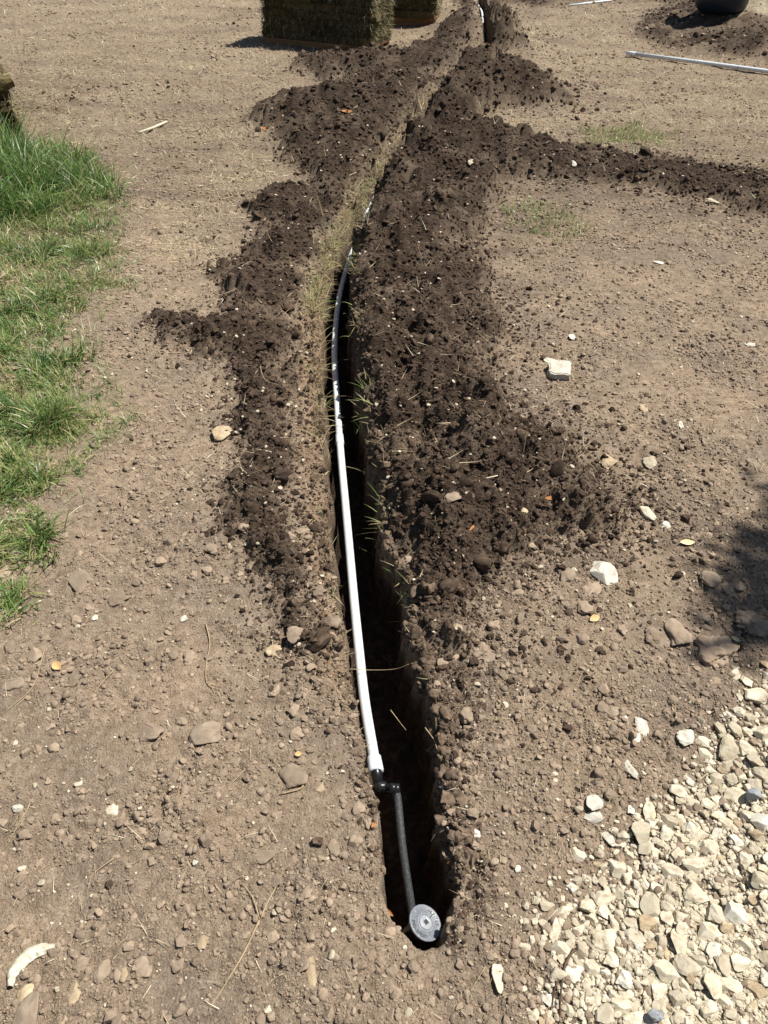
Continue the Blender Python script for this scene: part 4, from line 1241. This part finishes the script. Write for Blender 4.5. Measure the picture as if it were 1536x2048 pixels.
# ------------------------------------------------------------------ black swing joint and sprinkler head
sw0 = Vector(base) + p0 + d0 * 0.036
swing = empty('swing_joint', tuple(sw0))
tag(swing, 'black elbow and dusty flexible tube joining pipe to sprinkler', 'pipe fitting')
def world_tube(name, pts, radii, n, m, parent, smooth=True):
    o = Vector(parent.location)
    V, F = tube([Vector(p) - o for p in pts], radii, n)
    return link(name, mesh_from(name, V, F, smooth), m, parent)
e1 = Vector(gp(758, 1571, sw0.z - 0.012)); e2 = Vector(gp(790, 1577, sw0.z - 0.016))
tube_end = Vector(gp(826, 1835, -0.17))
tube_start = Vector(gp(794, 1588, sw0.z - 0.02))
world_tube('spigot', [sw0 - d0 * 0.02, sw0 + d0 * 0.004, e1 - d0 * 0.006], [0.0132, 0.0132, 0.0125], 20, M['black'], swing)
ax = (e2 - e1).normalized()
ell = smooth_path([e1 - d0 * 0.012, e1 + d0 * 0.002 + ax * 0.001, e1 + ax * 0.010], 5)
world_tube('elbow_bend', ell + [e1 + ax * 0.016], 0.0122, 18, M['black'], swing)
world_tube('elbow_arm', [e1 + ax * 0.004, e2 - ax * 0.012, e2 - ax * 0.0118, e2 + ax * 0.002, e2 + ax * 0.0025], [0.0095, 0.0095, 0.0115, 0.0115, 0.006], 18, M['black'], swing)
world_tube('elbow_collar', [e2 - ax * 0.004, e2 + ax * 0.004, e2 + ax * 0.0098, e2 + ax * 0.0100], [0.0108, 0.0126, 0.0126, 0.008], 18, M['black'], swing)
tdir = (tube_end - tube_start).normalized()
world_tube('barb', [e2 + ax * 0.002 - tdir * 0.010, e2 + ax * 0.002 + tdir * 0.024], [0.0105, 0.009], 16, M['black'], swing)
mid = (tube_start + tube_end) / 2 + Vector((-0.004, 0, 0.012))
world_tube('flexible_tube', smooth_path([e2 + ax * 0.002 + tdir * 0.006, tube_start + tdir * 0.02, mid, tube_end, tube_end + Vector((0.004, -0.02, -0.05))], 8), 0.0092, 18, M['tube'], swing)

cap_c = Vector(gp(851, 1845, -0.035))
head = empty('sprinkler_head', tuple(cap_c))
tag(head, 'round grey pop-up sprinkler head with lettered cap at the trench end', 'sprinkler')
lean = Vector((0.43, 0.06, 0.90)).normalized()
hx = (Vector((1, 0, 0)) - lean * lean.x).normalized(); hy = lean.cross(hx)
head.rotation_euler = Matrix((hx, hy, lean)).transposed().to_euler()
CR = 0.0365
V, F = lathe([(0.0, -0.008), (CR * 0.86, -0.006), (CR * 0.97, -0.0052), (CR, -0.003), (CR, -0.0008), (CR * 0.975, 0.0006), (CR * 0.93, 0.0), (CR * 0.52, 0.0004), (CR * 0.50, -0.0012), (CR * .3, -0.0014), (0.0, -0.0014)], 64)
cap = link('cap', mesh_from('cap', V, F, True), M['cap'], head)
V, F = lathe([(CR * 0.505, -0.002), (CR * 0.50, 0.0016), (CR * 0.465, 0.0018), (CR * 0.455, -0.001)], 56)
link('inner_ring', mesh_from('inner_ring', V, F, True), M['capring'], cap)
V, F = lathe([(CR * 0.40, -0.002), (CR * 0.39, 0.0022), (CR * 0.35, 0.0026), (0.0, 0.0026)], 48)
link('riser_top', mesh_from('riser_top', V, F, True), M['capring'], cap)
V, F = box_vf(-0.0046, 0.0046, -0.0046, 0.0046, 0.0008, 0.0034)
sq = link('pull_socket', mesh_from('pull_socket', V, F), M['letter'], cap)
sq.rotation_euler = (0, 0, math.radians(42))
V, F = box_vf(-0.0056, 0.0056, 0.0051, 0.0068, 0.0008, 0.0042)
nb = link('socket_highlight', mesh_from('socket_highlight', V, F), M['pvc_fit'], cap); nb.rotation_euler = (0, 0, math.radians(-42))  # white bar standing in for the highlight on the riser top
V, F = box_vf(0.0125, 0.0215, -0.0009, 0.0009, -0.0004, 0.0021)
nt_ = link('arrow_slot', mesh_from('arrow_slot', V, F), M['letter'], cap); nt_.rotation_euler = (0, 0, math.radians(47))
V, F = tube([(0, 0, -0.004), (0, 0, -0.03), (0, 0, -0.031), (0, 0, -0.15)], [CR * 0.72, CR * 0.70, CR * 0.58, CR * 0.5], 36)
link('body', mesh_from('body', V, F, True), M['black'], head)
def letters(word, a0, a1, r, outward, size):
    n = len(word)
    for i, ch in enumerate(word):
        th = math.radians(a0 + (a1 - a0) * (i / (n - 1)))
        cu = bpy.data.curves.new('letter', 'FONT')
        cu.body = ch; cu.size = size; cu.align_x = 'CENTER'; cu.align_y = 'CENTER'; cu.extrude = 0.0004; cu.offset = 0.0
        cu.materials.append(M['letter'])
        tmp = bpy.data.objects.new('letter', cu)
        lm = bpy.data.meshes.new_from_object(tmp)
        bpy.data.objects.remove(tmp)
        o = bpy.data.objects.new('letter', lm); COL.objects.link(o); o.parent = cap
        o.location = (r * math.cos(th), r * math.sin(th), 0.0006)
        o.rotation_euler = (0, 0, th - math.pi / 2 if outward else th + math.pi / 2)
letters('PRO-SPRAY', 186, 268, CR * 0.78, False, 0.0092)
letters('HUNTER', 66, 2, CR * 0.74, True, 0.0098)

# ------------------------------------------------------------------ stacks of sod on pallets
M['sodsoil'] = soil_material('sod_soil', (0.03, 0.021, 0.012), (0.075, 0.056, 0.028), (0.16, 0.13, 0.06), 0.3)
M['wood'], nt, b = mat('pallet_wood')
co = objcoord(nt)
mp = nt.nodes.new('ShaderNodeMapping'); mp.inputs['Scale'].default_value = (2, 30, 30); nt.links.new(co, mp.inputs[0])
nt.links.new(ramp(nt, [(0.3, (0.22, 0.12, 0.06)), (0.7, (0.42, 0.25, 0.13))], tex_noise(nt, mp.outputs[0], 3, 5, .6)), b.inputs['Base Color'])
def slab_mesh(seed, lx, ly, lz):
    r = np.random.default_rng(seed)
    nx, ny = 14, 10
    xs = np.linspace(-lx / 2, lx / 2, nx); ys = np.linspace(-ly / 2, ly / 2, ny)
    V = []; F = []
    per = [(x, ys[0]) for x in xs] + [(xs[-1], y) for y in ys[1:]] + [(x, ys[-1]) for x in xs[::-1][1:]] + [(xs[0], y) for y in ys[::-1][1:-1]]
    n = len(per)
    for k, (ins, z) in enumerate(((0.02, 0.0), (0.0, 0.012), (0.0, lz * 0.65), (0.03, lz))):
        for (x, y) in per:
            f = 1 - ins / 0.5 * 0.6
            V.append((x * f + r.normal(0, 0.008), y * f + r.normal(0, 0.008), z + r.normal(0, 0.004)))
    for k in range(3):
        for i in range(n):
            F.append((k * n + i, k * n + (i + 1) % n, (k + 1) * n + (i + 1) % n, (k + 1) * n + i))
    F.append(tuple(range(3 * n, 4 * n))); F.append(tuple(range(n - 1, -1, -1)))
    return mesh_from('sod_slab', V, F)
SLABS = [slab_mesh(900 + i, 0.60, 0.50, 0.068) for i in range(4)]
def sod_stack(corner, along, layers, label, pallet=True, nx=2, ny=2, nb=4200, lift=0.0):
    """corner: the near right foot; along: unit vector from it to the left end of the front"""
    al = Vector((along[0], along[1], 0)).normalized()
    into = Vector((al.y, -al.x, 0))
    if into.y < 0: into = -into
    z0 = float(hz(corner[0], corner[1])[0]) + lift - (0.07 if pallet else 0)
    root = empty('sod_stack', (corner[0], corner[1], z0))
    tag(root, label, 'sod stack')
    ang = math.atan2(-al.y, -al.x)
    root.rotation_euler = (0, 0, ang)         # local +x runs to the right along the front, +y away
    W, D = 0.60 * nx, 0.50 * ny
    zt = 0.0
    if pallet:
        for yy in (0.04, D / 2, D - 0.04):
            V, F = box_vf(-W, 0.0, yy - 0.02, yy + 0.02, 0.012, 0.092)
            link('stringer', mesh_from('stringer', V, F), M['wood'], root)
        for k in range(6):
            y0 = 0.005 + k * (D - 0.1) / 5
            V, F = box_vf(-W - 0.01, 0.012, y0, y0 + 0.09, 0.0925, 0.112)
            link('deck_board', mesh_from('deck_board', V, F), M['wood'], root)
        for k in range(3):
            y0 = 0.0 + k * (D - 0.1) / 2
            V, F = box_vf(-W - 0.01, 0.012, y0, y0 + 0.1, -0.006, 0.0115)
            link('base_board', mesh_from('base_board', V, F), M['wood'], root)
        zt = 0.112
    B, LN, A, LE, WD, C, SH = [], [], [], [], [], [], []
    for ly in range(layers):
        for i in range(nx):
            for j in range(ny):
                o = bpy.data.objects.new('sod_slab', random.choice(SLABS)); COL.objects.link(o); o.parent = root
                if not o.data.materials: o.data.materials.append(M['sodsoil'])
                o.location = (-W + 0.3 + 0.6 * i + random.gauss(0, .022), 0.25 + 0.5 * j + random.gauss(0, .022), zt + ly * 0.066)
                o.rotation_euler = (0, 0, random.gauss(0, 0.04) + (math.pi if random.random() < .5 else 0))
    H = layers * 0.066
    n = nb
    for _ in range(n):
        ly = random.randrange(layers)
        zz = zt + ly * 0.066 + random.choice((0.05, 0.06, 0.064)) + random.gauss(0, .014)
        f = random.random()
        if f < 0.42:
            B.append((random.uniform(-W, 0), random.gauss(-0.002, 0.008), zz)); A.append(-math.pi / 2 + random.gauss(0, .7))
        elif f < 0.86:
            B.append((random.gauss(0.002, 0.008), random.uniform(0, D), zz)); A.append(random.gauss(0, .7))
        else:
            B.append((-W + random.gauss(0, 0.008), random.uniform(0, D), zz)); A.append(math.pi + random.gauss(0, .7))
        LN.append(random.uniform(0.025, 0.085)); LE.append(random.uniform(0.7, 2.9)); WD.append(random.uniform(0.0025, 0.006)); C.append(random.uniform(0, 0.8))
        SH.append(min(1, max(0, random.gauss(0.55, 0.25))))
    f = lambda a: np.array(a, float)
    g = blades('grass_edge', f(B), f(LN), f(A), f(LE), f(WD), f(C), f(SH), M['sodgrass'], None, None, 2, parent=root)
    return root
A_ = gp(514, 84); B_ = gp(739, 106)
W1 = 1.2
dirA = Vector((A_[0] - B_[0], A_[1] - B_[1], 0)).normalized()
sod_stack((B_[0], B_[1]), dirA, 11, 'large stack of cut sod on a timber pallet, nearer of two beyond the trench', ny=1, nb=13000)
B2 = gp(868, 53)
sod_stack((B2[0], B2[1]), Vector((-0.985, 0.17, 0)), 11, 'second sod stack on a pallet, behind and right of the larger one', ny=1, nb=8000)
B3 = gp(48, 282)
sod_stack((B3[0], B3[1]), Vector((-0.88, -0.5, 0)), 6, 'low pile of dead brown sod cut off by the left edge', pallet=False, nx=2, ny=2, nb=1800)

# ------------------------------------------------------------------ spare white pipe, tub, pole
def lying_tube(name, pts, r, m, label, cat, n=14, lift=1.0, part=None):
    P = []
    for a, b in pts:
        q = on_ground(a, b); P.append(q)
    P = np.array(P)
    z = max(P[:, 2]) * 0.4 + P[:, 2] * 0.6 + r * lift
    P[:, 2] = z
    o = empty(name, tuple(P[0]))
    V, F = tube([p - P[0] for p in P], r, n)
    link(part or 'tube', mesh_from(name, V, F, True), m, o)
    tag(o, label, cat)
    return o, P
sp, P = lying_tube('spare_pipe', [(1270, 115), (1400, 131), (1536, 149), (1800, 182)], 0.0168, M['pvc'], 'straight spare white plastic pipe lying on the dry turf', 'pipe', 18, 1.3)
d = Vector(P[0] - P[1]).normalized()
V, F = tube([d * -0.001, d * 0.09, d * 0.0901, d * 0.02], [0.0185, 0.0195, 0.016, 0.0155], 20, False)
link('socket_end', mesh_from('socket_end', V, F, True), M['pvc_fit'], sp)
lying_tube('pale_pole', [(1140, 1), (1222, 4)], 0.012, M['pvc_fit'], 'thin pale pole on the ground at the top edge', 'pole', 8, 1.0)
M['navy'] = plastic('navy_plastic', (0.012, 0.02, 0.034), 0.4, 0.4, 0.2, (0.06, 0.06, 0.06), 8)
def first_hit(px, py):
    for zz in np.linspace(0.9, -0.3, 241):
        p = gp(px, py, zz)
        if float(hz(p[0], p[1])[0]) >= zz:
            return p
    return gp(px, py)
tp = first_hit(1440, 15)
tub = empty('plastic_tub', (tp[0], tp[1], float(hz(tp[0], tp[1])[0]) - 0.04))
tag(tub, 'dark navy plastic tub behind the heaps at the top right', 'tub')
V, F = lathe([(0.0, 0.0), (0.30, 0.0), (0.37, 0.05), (0.45, 0.5), (0.43, 0.5), (0.35, 0.07), (0.0, 0.05)], 48)
link('tub_body', mesh_from('tub_body', V, F, True), M['navy'], tub)
V, F = lathe([(0.448, 0.47), (0.49, 0.47), (0.495, 0.5), (0.49, 0.52), (0.44, 0.52), (0.43, 0.5)], 48)
link('rim', mesh_from('tub_rim', V, F, True), M['navy'], tub)
tub.scale = (0.7, 0.7, 0.7)

# ------------------------------------------------------------------ leaves, twigs, bark, roots
def litter_material(name, a, b_, scale=30):
    m, nt, b = mat(name)
    n = tex_noise(nt, objcoord(nt), scale, 5, .65)
    nt.links.new(ramp(nt, [(0.3, a), (0.7, b_)], n), b.inputs['Base Color'])
    b.inputs['Roughness'].default_value = 0.75
    bump(nt, b, n, 0.4, 0.003)
    return m
M['leaf_tan'] = litter_material('tan_leaf', (0.42, 0.27, 0.12), (0.62, 0.46, 0.24))
M['leaf_cream'] = litter_material('cream_leaf', (0.55, 0.46, 0.2), (0.75, 0.68, 0.42))
M['leaf_rust'] = litter_material('rust_leaf', (0.22, 0.09, 0.035), (0.45, 0.22, 0.08))
M['orange'] = litter_material('orange_peel', (0.45, 0.27, 0.1), (0.62, 0.42, 0.2))
M['bark'] = litter_material('pale_bark', (0.42, 0.37, 0.25), (0.75, 0.71, 0.56), 60)
M['twig'] = litter_material('dry_twig', (0.28, 0.2, 0.11), (0.5, 0.39, 0.24), 60)
M['root'] = litter_material('dark_root', (0.06, 0.04, 0.028), (0.15, 0.1, 0.065), 60)
def leaf(px, py, L, W, rot, m, label, tilt=0.25, z=None, cat='leaf', curl=0.25):
    p = on_ground(px, py) if z is None else gp(px, py, z)
    k = depth_of(p[0], p[1], p[2]) / FPX
    L, W = L * k, W * k
    nx, ny = 8, 4
    V = []
    for i in range(nx + 1):
        t = i / nx
        w = W / 2 * (math.sin(math.pi * min(1, t * 0.97 + 0.015)) ** 0.75)
        for j in range(ny + 1):
            s = j / ny * 2 - 1
            V.append(((t - .5) * L, s * w, abs(s) * w * 0.35 + curl * L * (t - .5) ** 2))
    n1 = len(V)
    V += [(a, b, c - 0.0006) for a, b, c in V]
    F = []
    for i in range(nx):
        for j in range(ny):
            q = (i * (ny + 1) + j, (i + 1) * (ny + 1) + j, (i + 1) * (ny + 1) + j + 1, i * (ny + 1) + j + 1)
            F.append(q); F.append(tuple(n1 + v for v in q[::-1]))
    o = link('leaf', mesh_from('leaf', V, F, True), m)
    o.location = (p[0], p[1], p[2] + 0.006)
    o.rotation_euler = (tilt, tilt * .5, math.radians(rot))
    tag(o, label, cat)
    return o
leaf(1188, 1240, 28, 15, 35, M['leaf_tan'], 'tan curled leaf on clods below the cream limestone chunk')
leaf(1373, 1088, 32, 13, 8, M['leaf_cream'], 'yellow-cream leaf at the edge of the tree shade')
leaf(1470, 1281, 18, 9, -30, M['leaf_cream'], 'small pale leaf on the shaded earth lumps')
leaf(115, 1335, 24, 18, -40, M['orange'], 'bright orange leaf scrap on soil at the left', 0.1)
leaf(597, 1511, 14, 11, 20, M['orange'], 'small orange leaf above the hollowed clod', 0.1)
leaf(906, 1729, 24, 13, 5, M['leaf_rust'], 'brown leaf caught on the right trench wall', 0.3, -0.03)
leaf(776, 1826, 26, 8, -35, M['leaf_rust'], 'rust leaf on the left trench wall by the sprinkler', 0.3, -0.03)
leaf(747, 1652, 16, 8, 60, M['leaf_rust'], 'small rust leaf on the left trench lip beside the tube', 0.3)
leaf(945, 1055, 34, 5, 60, M['leaf_rust'], 'narrow rust leaf on the dark right spoil', 0.2)
leaf(694, 222, 34, 10, 38, M['leaf_rust'], 'reddish leaf on the far left spoil', 0.3)
leaf(530, 250, 30, 10, 10, M['leaf_rust'], 'reddish leaf at the outer tip of the far left spoil', 0.3)
leaf(1102, 996, 26, 10, 10, M['leaf_rust'], 'curled rust leaf near the tip of the right spoil', 0.2)
def twig(pts, r, m, label, name='twig', branches=(), zs=None, cat='twig', lift=1.2):
    P = []
    for i, (a, b) in enumerate(pts):
        P.append(on_ground(a, b) if zs is None else gp(a, b, zs[i]))
    P = smooth_path(P, 5)
    if zs is None:
        P = [np.array([p[0], p[1], float(hz(p[0], p[1])[0]) + r * lift + 0.002]) for p in P]
        for _ in range(2):
            for i in range(1, len(P) - 1):
                P[i][2] = max(P[i][2], 0.5 * (P[i - 1][2] + P[i + 1][2]))
    o = empty(name, tuple(P[0]))
    n = len(P)
    V, F = tube([p - P[0] for p in P], [r * (1 - 0.6 * i / n) for i in range(n)], 6)
    link('stem', mesh_from(name, V, F, True), m, o)
    for br in branches:
        Q = [on_ground(a, b) if zs is None else gp(a, b, zs[0]) for a, b in br]
        if zs is None:
            Q = [np.array([q[0], q[1], float(hz(q[0], q[1])[0]) + r * 1.2 + 0.003]) for q in smooth_path(Q, 4)]
        V, F = tube([q - P[0] for q in Q], [r * .7 * (1 - 0.6 * i / len(Q)) for i in range(len(Q))], 5)
        link('side_shoot', mesh_from('side_shoot', V, F, True), m, o)
    tag(o, label, cat)
    return o
twig([(520, 1842), (490, 1905), (455, 1965), (418, 2020)], 0.0022, M['twig'], 'long straight dry stem crossing the soil at the bottom', branches=[((520, 1842), (505, 1795), (480, 1765)), ((520, 1845), (545, 1790), (565, 1745))])
twig([(412, 1248), (420, 1290), (412, 1340), (416, 1370), (440, 1382)], 0.0018, M['twig'], 'pale dry root stalk bent at its foot, left of the trench', branches=[((416, 1370), (425, 1378), (430, 1388)), ((416, 1368), (432, 1372), (446, 1376))], cat='root')
twig([(360, 1538), (362, 1560), (352, 1600)], 0.0012, M['twig'], 'short curved straw above the fine soil patch')
twig([(228, 1718), (188, 1750), (174, 1790)], 0.0013, M['twig'], 'pale thin straw below the pale yellow stone')
twig([(490, 1540), (468, 1565), (446, 1592)], 0.0011, M['twig'], 'thin straight straw left of the hollowed clod')
twig([(62, 1606), (44, 1640), (10, 1700)], 0.0014, M['twig'], 'bundle of dry stems at the left edge', branches=[((44, 1618), (28, 1650), (2, 1672)), ((50, 1640), (36, 1660), (10, 1672))])
twig([(228, 1342), (200, 1375), (180, 1398)], 0.0014, M['twig'], 'forked dry twig near the orange leaf scrap', branches=[((215, 1352), (205, 1380)),])
twig([(90, 1300), (70, 1370), (30, 1410), (2, 1432)], 0.0013, M['twig'], 'long thin stem beside the flat pale-rimmed stone')
twig([(632, 1345), (620, 1385), (590, 1425), (575, 1432)], 0.0011, M['twig'], 'thin curved root on soil left of the pipe', cat='root')
twig([(610, 1565), (600, 1580), (560, 1590)], 0.0025, M['twig'], 'stout pale root at the hollowed clod', cat='root')
twig([(1148, 1900), (1130, 1930), (1122, 1980), (1118, 2048)], 0.0028, M['root'], 'thin dark root along the left gravel edge', branches=[((1128, 1945), (1110, 1975), (1104, 2020)),], cat='root')
twig([(1170, 1598), (1150, 1625), (1128, 1640)], 0.0009, M['twig'], 'fine straw beside the jagged white stone')
twig([(1425, 1205), (1455, 1270), (1490, 1350)], 0.0014, M['root'], 'fine dark root lying over the shaded earth lumps', cat='root')
lying_tube('wood_strip', [(278, 268), (306, 258), (334, 247)], 0.009, M['bark'], 'pale flat strip of wood on the far left soil', 'wood strip', 6, 1.0, 'strip')
twig([(520, 738), (530, 760), (560, 775), (588, 800)], 0.0014, M['twig'], 'thin pale root curling on the left spoil', cat='root')
twig([(700, 1338), (745, 1340), (790, 1338), (818, 1328)], 0.0009, M['twig'], 'hair-thin root strung across the trench', zs=[0.0, -0.03, -0.03, -0.01], cat='root')
twig([(628, 790), (655, 793), (690, 792), (722, 798)], 0.0009, M['twig'], 'thin root crossing above the pipe halfway up', zs=[0.0, -0.02, -0.02, 0.0], cat='root')
twig([(604, 628), (655, 618), (700, 598)], 0.0012, M['twig'], 'pale forked root crossing above the pipe higher up', zs=[0.01, -0.01, 0.0], cat='root')
twig([(688, 932), (718, 940), (752, 958)], 0.001, M['twig'], 'thin root reaching from the right trench wall to the pipe', zs=[-0.045, -0.035, -0.01], cat='root')
twig([(850, 1455), (868, 1480), (874, 1500)], 0.0015, M['twig'], 'pale root end sticking out of the right trench wall', zs=[-0.02, -0.01, 0.0], cat='root')
twig([(781, 1420), (800, 1445), (812, 1460)], 0.0014, M['twig'], 'forked root deep in the trench shade', zs=[-0.09, -0.07, -0.05], cat='root')
twig([(1158, 890), (1172, 900), (1150, 920)], 0.001, M['twig'], 'short straw at the outer edge of the right spoil')
# bark strip, a curved plate
def bark_strip():
    C = [(24, 1978), (30, 1950), (52, 1918), (80, 1903), (112, 1896)]
    Wd = [10, 22, 30, 26, 14]
    P = smooth_path([on_ground(a, b) for a, b in C], 5)
    wds = np.interp(np.linspace(0, 4, len(P)), range(5), Wd)
    k = depth_of(P[0][0], P[0][1]) / FPX
    V, F = [], []
    o0 = P[0].copy()
    top = max(p[2] for p in P)
    for i, p in enumerate(P):
        t = np.array(P[min(i + 1, len(P) - 1)]) - np.array(P[max(0, i - 1)]); t[2] = 0; t /= np.linalg.norm(t)
        s = np.array([-t[1], t[0], 0])
        w = wds[i] * k * (1 + 0.07 * math.sin(i * 1.7)) / 2
        for j in range(5):
            q = (j / 4 * 2 - 1)
            z = 0.008 * (1 - q * q) + top - o0[2] + 0.002 + 0.0012 * math.sin(i * 2.1 + j)
            V.append(p - o0 + s * w * q + np.array([0, 0, z - (p[2] - o0[2])]))
    n1 = len(V)
    V += [v - np.array([0, 0, 0.003]) for v in V]
    n = len(P)
    for i in range(n - 1):
        for j in range(4):
            q = (i * 5 + j, (i + 1) * 5 + j, (i + 1) * 5 + j + 1, i * 5 + j + 1)
            F.append(q[::-1]); F.append(tuple(v + n1 for v in q))
        for j in (0, 4):
            a, b = i * 5 + j, (i + 1) * 5 + j
            F.append((a, b, b + n1, a + n1))
    o = link('bark_strip', mesh_from('bark_strip', V, F), M['bark'])
    o.location = tuple(o0)
    tag(o, 'curved strip of pale bark in the lower left corner', 'bark')
bark_strip()

# ------------------------------------------------------------------ the tree beyond the right edge, whose shade reaches in
def tree():
    c = gp(1556, 1258)
    # the crown stands up the sunbeam from the shaded corner
    Hc = 5.6
    cx = c[0] + SUN.x / SUN.z * Hc; cy = c[1] + SUN.y / SUN.z * Hc
    bx, by = cx + 0.55, cy + 0.0
    t = empty('tree', (bx, by, float(hz(bx, by)[0]) - 0.05))
    tag(t, 'small leafy tree beyond the right edge, casting the shade there', 'tree')
    P = smooth_path([(0, 0, 0), (0.03, 0.02, 1.5), (-0.1, 0.05, 3.0), (-0.4, 0.02, 4.7), (-0.55, 0.0, 6.2)], 6)
    V, F = tube(P, [0.10 * (1 - 0.8 * i / len(P)) for i in range(len(P))], 10)
    tr = link('trunk', mesh_from('trunk', V, F, True), M['root'], t)
    rr = random.Random(5)
    cl = []
    for k in range(15):
        i = rr.randrange(int(len(P) * .68), int(len(P) * .86))
        a = rr.uniform(0, 6.28); L = rr.uniform(0.15, 0.5)
        e = P[i] + np.array([math.cos(a) * L, math.sin(a) * L, rr.uniform(0.0, 0.5)])
        V, F = tube(smooth_path([P[i], (P[i] + e) / 2 + np.array([0, 0, .08]), e], 4), [0.03 * (1 - .85 * q / 9) for q in range(9)], 6)
        link('limb', mesh_from('limb', V, F, True), M['root'], tr)
        cl += [e, (P[i] + e * 2) / 3]
    r2 = np.random.default_rng(3)
    n = 3300
    idx = r2.integers(0, len(cl), n)
    base = np.array(cl)[idx] + r2.normal(0, 0.09, (n, 3))
    f = blades('crown', base, r2.uniform(0.05, 0.1, n), r2.uniform(0, 6.28, n), r2.uniform(.5, 2, n), r2.uniform(.03, .05, n), r2.uniform(-.3, .6, n),
               np.clip(r2.normal(.35, .15, n), 0, .7), M['green'], None, None, 3, parent=t)
tree()
